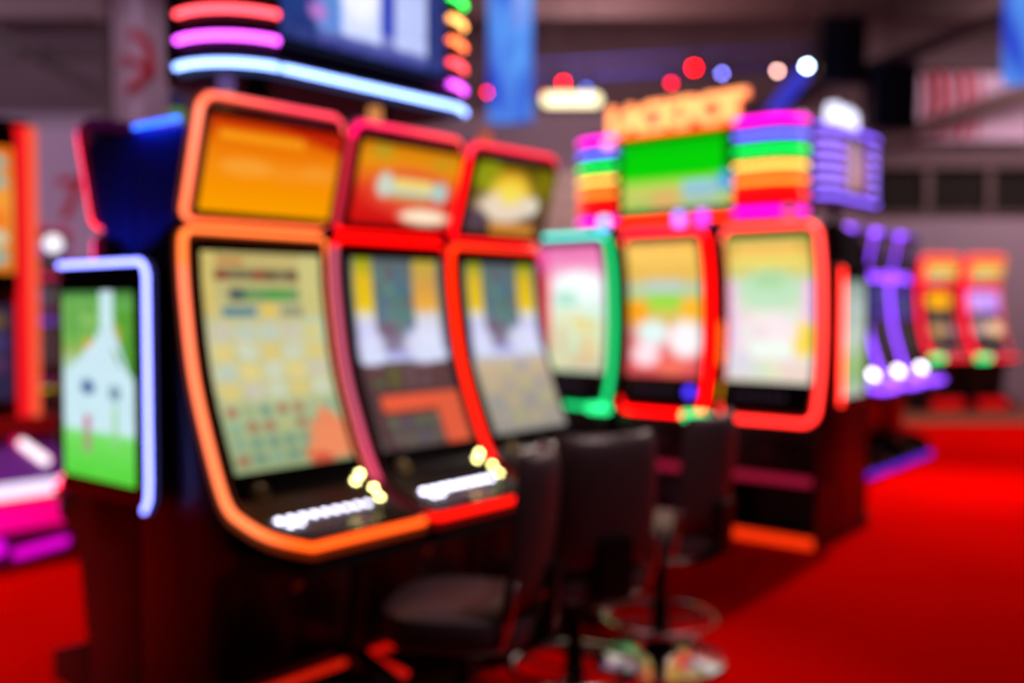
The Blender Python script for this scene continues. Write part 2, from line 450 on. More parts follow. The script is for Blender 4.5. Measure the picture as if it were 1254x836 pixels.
def slot_b(label, loc, rot, neon, pmain, group, W=.64, side_glow=None, foot=None, gain=1.0, blue_btn=None, rail=(150, 20, 50), green=True, band=None):
    t = thing('slot_machine', label, 'slot machine', loc, rot, group)
    hw = W / 2; bx = hw - .004
    P_ = MAIN_B; L = P_.L
    pts = [P_.at(v)[0] + P_.at(v)[2] * (-.058) for v in np.linspace(.02, L - .02, 24)]
    poly = [(.22, .06), (.26, .34), (.05, .42), (.03, .66)] + [tuple(p) for p in pts] + [(.40, 1.93), (.70, 1.86), (.72, .06)]
    MB().prism(poly, -bx, bx, .006).build('cabinet', M['black'], t)
    MB().box(-bx, bx, .03, .72, 0, .085, .008).build('plinth', M['black'], t)
    for sx in (-1, 1):
        MB().prism([(.03, .085), (.03, .14), (.05, .43), (.28, .43), (.28, .085)], sx * bx - (.02 if sx > 0 else 0), sx * bx + (.02 if sx < 0 else 0), .004).build('foot_cheek', M['black'], t)
    slab(P_, -hw + .026, hw - .026, .054, L - .054, -.05, .03, 'bezel', M['bezel'], t, rc=.05)
    v0 = .245
    curved_screen('main_screen', pmain, P_, -hw + .05, hw - .05, v0, L - .075, .033, t, gain)
    ring(P_, W, 0, L, neon, 'main_light', t, rc=.09, rtop=.09, wv=.05, d=.06, K=5, bd=.018)
    for k in range(6):
        x = -.19 + .30 * k / 5
        q, tt, nn = P_.at(.15)
        Tm = Matrix.Translation((x, q[0] + nn[0] * .03, q[1] + nn[1] * .03)) @ Matrix.Rotation(math.atan2(tt[1], tt[0]), 4, 'X')
        MB().box(-.02, .02, -.016, .016, 0, .012, .005, Tm).build('button', NEON, t, colf=lambda co: lin((46, 34, 44)))
    if blue_btn:
        q, tt, nn = P_.at(.15)
        Tm = Matrix.Translation((.22, q[0] + nn[0] * .03, q[1] + nn[1] * .03)) @ Matrix.Rotation(math.atan2(tt[1], tt[0]), 4, 'X')
        MB().lathe([(0, .014), (.026, .014), (.032, .006), (.032, 0), (0, 0)], 20, mat=Tm).build('spin_button', NEON, t, colf=lambda co: tuple(v * blue_btn[1] for v in lin(blue_btn[0])))
    c = lin(rail)
    MB().box(-bx + .03, bx - .03, .034, .06, .375, .425, .006).build('knee_rail', NEON, t, colf=lambda co: c)
    if foot:
        cf = tuple(x * foot[1] for x in lin(foot[0]))
        MB().box(-bx + .005, bx - .005, .008, .034, .012, .075, .008).build('foot_light', NEON, t, colf=lambda co: cf)
    if green:
        MB().tube([(hw - .09, -.03, .745), (hw + .04, -.03, .745)], .03).build('corner_light', NEON, t, colf=lambda co: tuple(x * 2.6 for x in lin((40, 235, 130))))
    if side_glow:
        for (z0, z1, cc) in side_glow:
            MB().tube([(-hw + .016, .045, z0), (-hw + .016, .05, z1)], .016).build('side_lamp', NEON, t, colf=lambda co, cc=cc: tuple(q * 1.6 for q in lin(cc)))
    round_lock(t, .0, .05, .56, 0)
    MB().box(.08, .2, .0, .06, .60, .645, .006).build('bill_slot', M['darkmetal'], t)
    return t

def light_tube(pts, r, q, core, name, parent, side=(0, 1, 0)):
    """tinted acrylic tube with a thin bright filament along its face (towards -side)"""
    rc_, k = core
    b = MB().tube(pts, r, 12); n0 = len(b.bm.verts)
    P = [Vector(p) for p in pts]; O = []
    for i, p in enumerate(P):
        tg = (P[min(i + 1, len(P) - 1)] - P[max(i - 1, 0)]).normalized()
        o = tg.cross(Vector((0, 0, 1))) if side == (0, 1, 0) else Vector(side) * -1
        if side == (0, 1, 0):
            c = sum(P, Vector()) / len(P) + Vector((0, .4, 0))
            if o.dot(p - c) < 0: o = -o
        O.append(p + o.normalized() * (r * .8 + rc_ * .5))
    b.tube(O, rc_, 10)
    qa = np.array(q); ca = np.array([qa / max(1.0, qa.max()) * .10] * n0 + [qa * k] * (len(b.bm.verts) - n0))
    return b.build(name, NEON, parent, cola=ca)

# ------------------------------------------------------------------ rounded marquee signs
def sign(name, label, loc, rot, W, D, z0, H, stack, bars, pscreen, rail, rc=.22, tr=.03, gain=1.0, wrap=.25, screen_z=None, body='signbody', rail_r=.036, posts=True, post_h=.2, cutl=0, cutr=0, core=(.007, 4.0)):
    t = thing(name, label, 'sign', loc, rot)
    hw = W / 2
    def planpath(off):
        pts = []
        for (cx, cy, a0) in ((-hw + rc, D - rc, .5 * PI), (-hw + rc, rc, PI), (hw - rc, rc, 1.5 * PI), (hw - rc, D - rc, 0)):
            for k in range(9):
                a = a0 + .5 * PI * k / 8
                pts.append((cx + (rc + off) * math.cos(a), cy + (rc + off) * math.sin(a)))
        return pts
    MB().plan(planpath(0), z0, z0 + H).build('body', M[body], t)
    # part of the outline used by the left stack: side -> corner -> front
    off = tr * .55
    arc = [(-hw + rc + (rc + off) * math.cos(PI + .5 * PI * k / 8), rc + (rc + off) * math.sin(PI + .5 * PI * k / 8)) for k in range(9)]
    left = [(-hw - off, rc + wrap)] + arc + [(-hw + stack, -off)]
    right = [(-x, y) for x, y in left]
    left = left[cutl:]; right = right[cutr:]
    for k, (zz, c, kk) in enumerate(bars):
        q = hot(c, kk)
        for path in (left, right):
            light_tube([(x, y, z0 + zz) for x, y in path], tr, q, core, 'light_bar', t)
    for zz, c, kk in rail:
        q = hot(c, kk)
        for path in (left, right, [(-hw + stack + .04, -off), (hw - stack - .04, -off)]):
            light_tube([(x, y, z0 + zz) for x, y in path], rail_r, q, core, 'rail_light', t)
    sz0, sz1 = screen_z
    MB().box(-hw + stack + .02, hw - stack - .02, -.02, .03, z0 + sz0 - .02, z0 + sz1 + .02, .006).build('screen_frame', M['bezel'], t)
    flat_screen('screen', pscreen, -hw + stack + .04, hw - stack - .04, z0 + sz0, z0 + sz1, -.023, t, gain)
    if posts:
        for sx in (-1, 1):
            MB().lathe([(0, 0), (.09, 0), (.09, .02), (.045, .03), (.045, post_h), (0, post_h)], 20, (sx * hw * .5, D / 2, z0 - post_h)).build('post', M['darkmetal'], t)
    return t

# ------------------------------------------------------------------ geometry of the place
A_ = R(39.8)
rv = Vector((math.sin(A_), math.cos(A_), 0)); bv = Vector((-math.cos(A_), math.sin(A_), 0)); nv_ = -bv
P0 = Vector((-.636, 2.715, 0)); Q0 = Vector((1.795, 5.675, 0)); S0 = Vector((3.023, 8.189, 0))
ROT_N = R(50.2); ROT_S = R(-39.8)
CAMH = 1.45
F_, CX_, CY_, PT = 1215., 627., 418., R(2.2)
def aim(u, v, y):
    """point of the hall seen at photo position (u, v), y metres in front of the camera: used once to survey distant things"""
    a = (u - CX_) / F_; c = -(v - CY_) / F_
    d = Vector((a, math.cos(PT) + c * math.sin(PT), -math.sin(PT) + c * math.cos(PT)))
    return Vector((0, 0, CAMH)) + d * (y / d.y)

# ------------------------------------------------------------------ setting
def carpet_mat():
    m, nt, p = new_mat('red_carpet')
    tc = nt.nodes.new('ShaderNodeTexCoord')
    n1 = nt.nodes.new('ShaderNodeTexNoise'); n1.inputs['Scale'].default_value = 220
    n2 = nt.nodes.new('ShaderNodeTexNoise'); n2.inputs['Scale'].default_value = 1.3
    for n in (n1, n2): nt.links.new(tc.outputs['Object'], n.inputs['Vector'])
    ma = nt.nodes.new('ShaderNodeMath'); ma.operation = 'MULTIPLY_ADD'; ma.inputs[1].default_value = .5
    nt.links.new(n1.outputs['Fac'], ma.inputs[0]); 
    mb = nt.nodes.new('ShaderNodeMath'); mb.operation = 'MULTIPLY'; mb.inputs[1].default_value = .5
    nt.links.new(n2.outputs['Fac'], mb.inputs[0]); nt.links.new(mb.outputs[0], ma.inputs[2])
    rp = nt.nodes.new('ShaderNodeValToRGB')
    rp.color_ramp.elements[0].position = .3; rp.color_ramp.elements[0].color = (.50, .0004, .0002, 1)
    rp.color_ramp.elements[1].position = .7; rp.color_ramp.elements[1].color = (.66, .0012, .0003, 1)
    nt.links.new(ma.outputs[0], rp.inputs[0]); nt.links.new(rp.outputs[0], p.inputs['Base Color'])
    p.inputs['Roughness'].default_value = 1; p.inputs['Specular IOR Level'].default_value = 0
    b = nt.nodes.new('ShaderNodeBump'); b.inputs['Strength'].default_value = .25; b.inputs['Distance'].default_value = .004
    nt.links.new(n1.outputs['Fac'], b.inputs['Height']); nt.links.new(b.outputs[0], p.inputs['Normal'])
    return m
def slat_wall(name, rgb, scale, amt):
    m, nt, p = new_mat(name)
    tc = nt.nodes.new('ShaderNodeTexCoord'); w = nt.nodes.new('ShaderNodeTexWave'); w.bands_direction = 'Z'
    w.inputs['Scale'].default_value = scale; w.inputs['Distortion'].default_value = 0
    nt.links.new(tc.outputs['Object'], w.inputs['Vector'])
    c = lin(rgb); mx = nt.nodes.new('ShaderNodeMix'); mx.data_type = 'RGBA'
    mx.inputs[6].default_value = (*[x * (1 - amt) for x in c], 1); mx.inputs[7].default_value = (*c, 1)
    nt.links.new(w.outputs['Fac'], mx.inputs[0]); nt.links.new(mx.outputs[2], p.inputs['Base Color'])
    p.inputs['Roughness'].default_value = .8
    return m
WALL = solid('grey_plaster', (160, 144, 158), .85, scale=3, noise=.08)
WALL_D = solid('dark_cladding', (96, 78, 84), .85, scale=2, noise=.15)
CEIL = solid('dark_ceiling', (86, 50, 52), .9, scale=1.5, noise=.25)
tag(MB().box(-14, 16, -4, 20, -.2, 0).build('floor', carpet_mat(), smooth=False), kind='structure')
tag(MB().box(4.6, 16, 11.9, 14.5, 0, .012).build('floor_strip', solid('brown_vinyl', (150, 84, 62), .6)), kind='structure')
tag(MB().box(-14, 16, -4, 20, 7.4, 7.6).build('ceiling', CEIL, smooth=False), kind='structure')
YW = 14.5
tag(MB().box(-14, 5.2, YW, YW + .2, 0, 4.2).build('wall_back', WALL, smooth=False), kind='structure')
tag(MB().box(-14, 16, YW, YW + .2, 4.2, 7.4).build('wall_upper', WALL_D, smooth=False), kind='structure')
tag(MB().box(5.2, 16, YW, YW + .2, 0, 2.75).build('wall_right', WALL, smooth=False), kind='structure')
tag(MB().box(5.2, 16, YW, YW + .2, 3.42, 4.2).build('wall_lintel', WALL_D, smooth=False), kind='structure')
tag(MB().box(-14.2, -14, -4, 20, 0, 7.4).build('wall_left', WALL_D, smooth=False), kind='structure')
tag(MB().box(16, 16.2, -4, 20, 0, 7.4).build('wall_side', WALL_D, smooth=False), kind='structure')
# window band on the far right wall
w1 = tag(MB().box(5.2, 16, YW + .08, YW + .1, 2.75, 3.42).build('window_1', solid('dark_glass', (16, 10, 3), .9, scale=1.2, noise=.7)), kind='structure')
for x in (5.25, 6.05, 6.95, 8.0, 9.1, 10.2):
    MB().box(x - .05, x + .05, YW - .02, YW + .1, 2.75, 3.42).build('window_mullion', M['steel'], w1)
tag(MB().box(5.1, 16, YW - .09, YW - .003, 3.40, 3.47, .01).build('trim_1', M['steel']), kind='structure')
tag(MB().box(5.1, 16, YW - .06, YW - .003, 2.72, 2.78, .01).build('trim_2', M['steel']), kind='structure')
# pale slatted wall cladding in the middle
tag(MB().box(-.4, 2.2, YW - .06, YW - .002, 0, 3.35).build('wall_panel', slat_wall('slatted_panel', (240, 222, 205), 1.2, .3)), kind='structure')
# roof steel
def beam(p, q, w=.14, h=.3):
    p = Vector(p); q = Vector(q); d = (q - p); L = d.length
    T = Matrix.Translation(p) @ d.to_track_quat('Y', 'Z').to_matrix().to_4x4()
    b = MB(); b.box(-w / 2, w / 2, 0, L, -h / 2, -h / 2 + .03, 0, T); b.box(-w / 2, w / 2, 0, L, h / 2 - .03, h / 2, 0, T); b.box(-.015, .015, 0, L, -h / 2, h / 2, 0, T)
    return tag(b.build('beam', M['steel'], smooth=False), kind='structure')
for y, z in ((8.5, 5.2), (10.5, 5.2), (12.5, 5.15)):
    beam((-13.9, y, z), (15.9, y, z), .2, .34)
for y, z in ((9.5, 6.4), (11.5, 6.4), (13.5, 6.4)):
    beam((-13.9, y, z), (15.9, y, z), .14, .2)
for x in (-9, -6.2, -3.2, -.2, 3, 6, 9):
    beam((x, 7, 5.6), (x, 14.4, 5.6), .16, .26)
beam((-7.0, 10.2, 5.1), (-4.05, 10.2, 3.55), .1, .14)
beam((-8.6, 10.2, 4.0), (-4.05, 10.2, 4.0), .08, .12)
beam((2.6, 11.8, 3.55), (6.2, 11.8, 5.0), .12, .16)
beam((5.3, 14.4, 3.75), (9.6, 12.3, 5.2), .16, .22)
beam((-4.05, 10.2, 0), (-4.05, 10.2, 7.3), .16, .2)

# ------------------------------------------------------------------ near bank: three machines in a row
def p_main1():
    p = Paint(48, 84, (196, 190, 140))
    p.grad([(0, (196, 176, 110)), (.2, (190, 180, 120)), (.35, (205, 200, 155)), (.6, (205, 200, 150)), (.75, (170, 185, 140)), (1, (150, 165, 120))])
    p.rect(0, 0, .1, .28, (212, 190, 110)).rect(.8, 0, 1, .28, (206, 196, 128))
    p.rect(.12, .03, .34, .05, (190, 110, 50))
    p.rect(.1, .075, .8, .13, (92, 84, 62)).cells(.1, .08, .8, .125, 7, 1, [(150, 60, 50), (95, 70, 55), (120, 110, 80)], 3, False, .9)
    p.rect(.2, .165, .8, .22, (110, 150, 96)).rect(.2, .165, .34, .22, (78, 96, 92)).rect(.5, .17, .72, .215, (80, 160, 74))
    p.rect(.14, .245, .42, .29, (98, 136, 142)).rect(.46, .235, .58, .3, (226, 194, 96)).rect(.62, .245, .82, .29, (150, 152, 120))
    p.oval(.89, .36, .1, .055, (182, 214, 194))
    p.cells(.02, .32, .98, .68, 5, 4, [(222, 200, 120), (206, 214, 190), (190, 205, 190), (228, 206, 130), (204, 196, 180)], 5, True, .85, .44)
    p.cells(.02, .69, .98, .98, 7, 4, [(126, 168, 150), (166, 96, 74), (150, 170, 120), (96, 140, 130), (196, 190, 120), (170, 180, 140)], 8, True, .75, .34)
    p.tri([(.84, .72), (.6, .98), (1.3, .98)], (236, 138, 92)).oval(.83, .88, .16, .1, (240, 140, 96), .9)
    p.oval(.73, .98, .1, .03, (214, 70, 50), .8)
    return p.noise(5)
def p_top1():
    p = Paint(48, 30, (245, 140, 0))
    p.grad([(0, (190, 40, 6)), (.16, (226, 96, 4)), (.3, (240, 124, 6)), (.5, (246, 138, 14)), (.75, (250, 148, 0)), (1, (254, 160, 0))])
    p.tri([(.45, 0), (1.05, 0), (1.05, .25)], (188, 24, 8), .75)
    p.rect(.07, .13, .7, .24, (250, 140, 10), .9)
    for k in range(9): p.oval(.1 + .072 * k, .185, .028, .05, (252, 168, 30), .8)
    p.oval(.3, .5, .2, .1, (250, 166, 60), .7).oval(.62, .52, .16, .09, (248, 150, 40), .6).oval(.85, .48, .14, .1, (248, 164, 60), .5)
    return p
def p_main2(dark=False):
    p = Paint(44, 84, (70, 58, 62))
    p.grad([(0, (96, 104, 110)), (.2, (92, 120, 116)), (.4, (126, 112, 136)), (.52, (150, 140, 170)), (.55, (88, 62, 66)), (.75, (84, 56, 58)), (1, (92, 80, 76))])
    for u0, u1 in ((.04, .23), (.7, .95)):
        p.grad([(0, (150, 160, 30)), (.1, (226, 186, 30)), (.25, (240, 200, 24)), (.3, (226, 222, 222)), (.36, (206, 204, 250)), (.54, (220, 222, 255))], u0, u1)
        p.rect(u0, .55, u1, 1, (84, 58, 60))
    if not dark:
        p.grad([(0, (190, 170, 60)), (.12, (214, 160, 80)), (.25, (240, 172, 60)), (.3, (220, 215, 220)), (.4, (222, 224, 255)), (.53, (210, 224, 255))], .66, .95)
        p.rect(.66, .55, .95, 1, (84, 56, 58))
    p.cells(.26, .05, .64, .4, 4, 5, [(70, 110, 150), (90, 150, 130), (120, 80, 100), (100, 110, 120), (70, 140, 120)], 4, True, .7)
    p.oval(.7, .46, .2, .1, (226, 228, 255), .9).oval(.16, .46, .13, .09, (220, 222, 255), .9)
    p.rect(.06, .485, .96, .535, (218, 226, 255)).rect(.3, .49, .56, .52, (176, 176, 240))
    if dark:
        p.grad([(.54, (190, 180, 185)), (.6, (196, 172, 140)), (.75, (170, 156, 136)), (1, (150, 142, 138))])  if False else None
        m = p.V > .54
        g = np.stack([np.interp(p.V, [.54, .62, .8, 1], c) for c in ((196, 200, 168, 150), (188, 176, 158, 144), (198, 150, 140, 138))], -1)
        p.a[m] = g[m]
        p.cells(.05, .56, .95, .97, 4, 4, [(206, 180, 130), (176, 160, 150), (150, 150, 160), (190, 186, 120)], 6, True, .5)
    else:
        p.cells(.06, .56, .95, .68, 5, 2, [(110, 70, 70), (96, 110, 70), (120, 90, 96), (110, 120, 50)], 6, True, .7)
        p.rect(.12, .72, .98, .8, (236, 92, 60)).rect(.72, .72, .98, 1, (226, 92, 60)).rect(.1, .8, .72, .86, (100, 58, 52))
        p.cells(.12, .82, .7, .98, 4, 2, [(110, 100, 90), (96, 120, 96), (90, 90, 110)], 9, True, .7)
    return p.noise(5)
def p_top2():
    p = Paint(44, 30, (230, 60, 20))
    p.grad([(0, (210, 120, 10)), (.2, (236, 150, 16)), (.42, (236, 110, 24)), (.6, (226, 40, 26)), (1, (206, 14, 16))])
    p.oval(.2, .1, .1, .1, (180, 160, 40), .7).oval(.8, .16, .12, .1, (200, 150, 30), .7)
    p.oval(.52, .55, .42, .3, (232, 90, 60), .7)
    p.rect(.26, .42, .84, .62, (190, 208, 190)).oval(.27, .5, .08, .16, (206, 216, 200)).oval(.83, .53, .08, .14, (176, 206, 200)).rect(.36, .38, .74, .52, (244, 214, 120))
    p.rect(.34, .6, .74, .66, (200, 160, 90))
    p.oval(.72, .86, .26, .1, (255, 236, 200)).rect(.5, .8, .92, .93, (255, 238, 205))
    return p
def p_top3():
    p = Paint(44, 30, (66, 50, 30))
    p.grad([(0, (90, 80, 10)), (.4, (110, 90, 30)), (.7, (86, 58, 40)), (1, (70, 50, 44))])
    p.oval(.16, .2, .2, .2, (150, 160, 20), .9).oval(.86, .22, .14, .2, (130, 120, 10), .8).oval(.45, .2, .2, .14, (200, 130, 20), .8)
    p.oval(.46, .42, .26, .26, (246, 206, 60)).oval(.42, .62, .34, .22, (238, 216, 190)).oval(.46, .44, .12, .12, (250, 226, 90)).oval(.75, .56, .1, .14, (232, 220, 200))
    p.rect(.3, .84, .84, .97, (216, 140, 50)).oval(.1, .82, .14, .14, (86, 66, 80))
    return p
def n_main1(x, v):
    k = 1.0
    a, b_, c = lin((255, 118, 62)), lin((255, 112, 80)), lin((255, 82, 20))
    if v < .05: return tuple(q * 1.1 for q in c)
    return mixc(tuple(q * 1.1 for q in c), mixc(a, b_, v) if v < .9 else lin((255, 112, 50)), (v - .05) / .12)
def n_top1(x, v):
    if v > .9: return mixc(lin((252, 104, 70)), lin((240, 60, 76)), (x + 1) / 1.2)
    if x < -.8: return mixc(lin((255, 105, 62)), lin((250, 120, 95)), v)
    return lin((255, 104, 50))
def n_main2(x, v):
    if v > .97: return lin((255, 6, 4))
    if v < .05: return lin((255, 14, 2))
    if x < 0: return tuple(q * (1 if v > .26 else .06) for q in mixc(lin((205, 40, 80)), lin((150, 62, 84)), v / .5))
    return lin((150, 30, 40))
def n_top2(x, v):
    if v > .85: return mixc(lin((238, 10, 84)), lin((246, 70, 66)), (x + 1) / 2)
    if v < .06: return lin((255, 6, 4))
    return lin((150, 24, 40)) if x < 0 else lin((220, 20, 20))
def n_main3(x, v):
    if v > .97: return mixc(lin((255, 50, 14)), lin((245, 40, 30)), (x + 1) / 2)
    if v < .05: return lin((255, 30, 2))
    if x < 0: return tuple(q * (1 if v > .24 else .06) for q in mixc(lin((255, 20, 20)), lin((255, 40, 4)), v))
    return lin((200, 20, 10))
def n_top3(x, v):
    if v > .85: return lin((240, 46, 66))
    return lin((246, 8, 16))
GA = 'slot machines in the front bank facing the aisle'
def near(s): return P0 + rv * s
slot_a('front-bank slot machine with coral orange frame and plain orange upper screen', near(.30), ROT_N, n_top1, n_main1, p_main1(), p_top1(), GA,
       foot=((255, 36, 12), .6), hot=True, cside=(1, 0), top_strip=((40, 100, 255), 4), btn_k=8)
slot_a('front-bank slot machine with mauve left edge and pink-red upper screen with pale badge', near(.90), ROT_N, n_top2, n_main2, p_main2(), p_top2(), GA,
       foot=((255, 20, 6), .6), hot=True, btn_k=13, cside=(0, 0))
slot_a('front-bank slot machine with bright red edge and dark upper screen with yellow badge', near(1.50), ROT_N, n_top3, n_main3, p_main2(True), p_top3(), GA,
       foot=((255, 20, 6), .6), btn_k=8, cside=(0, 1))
# the machine standing back to back with the first one
def n_opp(x, v):
    return mixc(lin((255, 20, 60)), lin((225, 40, 110)), v)
slot_a('slot machine with pink edge standing back to back behind the orange-framed one', P0 + rv * .30 + bv * 1.56, ROT_N + PI,
       lambda x, v: mixc(lin((240, 30, 70)), lin((150, 30, 140)), (v - .8) / .2) if v > .5 else mixc(lin((250, 20, 40)), lin((236, 50, 90)), v * 2), n_opp, p_main2(True), p_top3(), 'slot machines on the far side of the front bank', btn_k=8, nk=7)

# portrait display on the end of the near bank
def end_display(label, loc, rot, W, z0, z1, p, neon, strip_left, gain=1.0, strips='top_front', rr=.014, core=(.009, 2.8)):
    t = thing('side_display', label, 'display', loc, rot)
    hw = W / 2
    MB().box(-hw, hw, -.045, 0, z0 - .03, z1 + .03, .012).build('housing', M['bezel'], t)
    flat_screen('screen', p, -hw + .03, hw - .07, z0 + .03, z1 - .06, -.048, t, gain)
    e = hw + .006
    arc = [(e - .05 + .05 * math.sin(a), z1 - .02 + .05 * math.cos(a)) for a in [k * PI / 16 for k in range(9)]]
    path = [(-hw + .01, z1 + .03)] + arc + [(e, z0 + .06), (e - .005, z0 - .0), (e - .03, z0 - .035)] if strips == 'top_front' else [(e, z1), (e, z0)]
    light_tube([(x if not strip_left else -x, -.03, z) for x, z in path], rr, neon, core, 'edge_light', t, (0, 1, .001))
    return t
def p_side1():
    p = Paint(40, 76, (96, 170, 80))
    p.grad([(0, (70, 120, 60)), (.05, (96, 168, 80)), (.2, (110, 180, 84)), (.3, (150, 180, 80)), (.45, (190, 226, 230)), (.7, (196, 232, 240)), (.78, (120, 225, 100)), (1, (84, 216, 60))])
    p.rect(.0, .05, .55, .28, (120, 186, 92)).cells(.05, .06, .5, .3, 2, 4, [(90, 150, 66), (150, 190, 100), (120, 170, 70)], 2, True, .6)
    p.oval(.4, .3, .09, .05, (230, 170, 60)).oval(.82, .25, .1, .1, (190, 170, 50)).oval(.88, .38, .14, .12, (70, 150, 40))
    p.tri([(.05, .44), (.6, .2), (.62, .75)], (206, 234, 246)).rect(.56, .0, .74, .3, (206, 236, 244)).tri([(.56, .15), (.74, .2), (1.02, .52)], (206, 234, 246)).tri([(.5, .2), (1.05, .5), (.5, .75)], (206, 234, 246)).rect(.05, .44, 1, .74, (206, 236, 246))
    p.tri([(.74, .1), (1, .1), (1, .46)], (90, 160, 56))
    p.oval(.36, .51, .1, .04, (80, 110, 160)).oval(.74, .53, .08, .04, (120, 150, 170)).rect(.3, .66, .4, .86, (190, 120, 140), .7).rect(.7, .6, .78, .82, (150, 210, 140), .7)
    p.oval(.35, .69, .05, .03, (200, 90, 120), .7)
    return p.noise(4)
blue = hot((176, 184, 255), 2.2)
# local +x of a panel facing -r is nv_ ; front edge of the cabinet lies at +x
end_display('tall side display with blue edge light showing green meadow on end of front bank', P0 + bv * .868 - rv * .012, ROT_S, .56, .84, 1.55, p_side1(), blue, False, 1.0)

# signal lamps on top of the near bank
for s, cols, lb in ((.26, [((250, 70, 30), .8), ((230, 190, 60), .8), ((120, 90, 160), .6)], 'signal lamp standing on top of the orange-framed front machine'),
                    (.92, [((230, 120, 60), .8), ((250, 160, 90), .7)], 'signal lamp standing on top of the mauve-edged front machine'),
                    (1.56, [((240, 120, 50), .8), ((220, 110, 80), .6)], 'signal lamp standing on top of the red-edged front machine')):
    q = P0 + rv * s + bv * .62
    tower_lamp('signal_lamp', lb, (q.x, q.y, 2.009), ROT_N, cols, 'signal lamps on the front bank')
q = P0 + rv * .3 + bv * .98
tower_lamp('signal_lamp', 'dark signal lamp on the machine back to back behind the front bank', (q.x, q.y, 2.009), ROT_N, [((180, 40, 80), .5), ((120, 170, 80), .5), ((70, 60, 110), .4)], 'signal lamps on the front bank')

# marquee over the near bank
def p_sign1():
    p = Paint(44, 40, (120, 140, 210))
    p.grad([(0, (150, 170, 226)), (.8, (170, 176, 226)), (.95, (70, 76, 150)), (1, (40, 44, 110))])
    p.grad([(0, (20, 50, 120)), (.5, (16, 60, 130)), (1, (40, 50, 110))], 0, .2)
    p.rect(.2, 0, .34, .9, (90, 130, 200)).rect(.34, 0, .56, .9, (196, 206, 246)).oval(.45, .62, .12, .2, (226, 228, 252)).rect(.57, 0, .66, .85, (44, 60, 170)).rect(.66, 0, .88, .92, (176, 186, 232)).rect(.88, 0, 1, 1, (40, 50, 110))
    p.oval(.48, .3, .04, .05, (200, 60, 130)).oval(.2, .82, .05, .05, (170, 110, 190))
    return p.noise(6)
RB = [(250, 60, 230), (60, 110, 240), (0, 235, 60), (250, 214, 80), (250, 120, 30), (250, 20, 40), (240, 40, 250)]
def bars(z0, dz, cols, ks): return [(z0 + dz * i, c, k) for i, (c, k) in enumerate(zip(cols, ks))]
near_cols = [(250, 110, 255), (255, 96, 110), (255, 150, 84), (255, 226, 120), (70, 245, 110), (110, 180, 255), (250, 110, 255)]
q = P0 + rv * .855 + bv * .6
sign('marquee_sign', 'large marquee sign with blue-white lower rail and stacked coloured bars over front bank', (q.x, q.y, 2.235), ROT_N, 1.22, .5, 0, .84, .165,
     bars(.105, .088, near_cols, [2.0] * 7), p_sign1(), [(.015, (190, 234, 255), 2.2)], rc=.2, tr=.025, wrap=.02, screen_z=(.13, .8), rail_r=.03, post_h=.226, cutr=5, gain=1.25, core=(.011, 2.8))

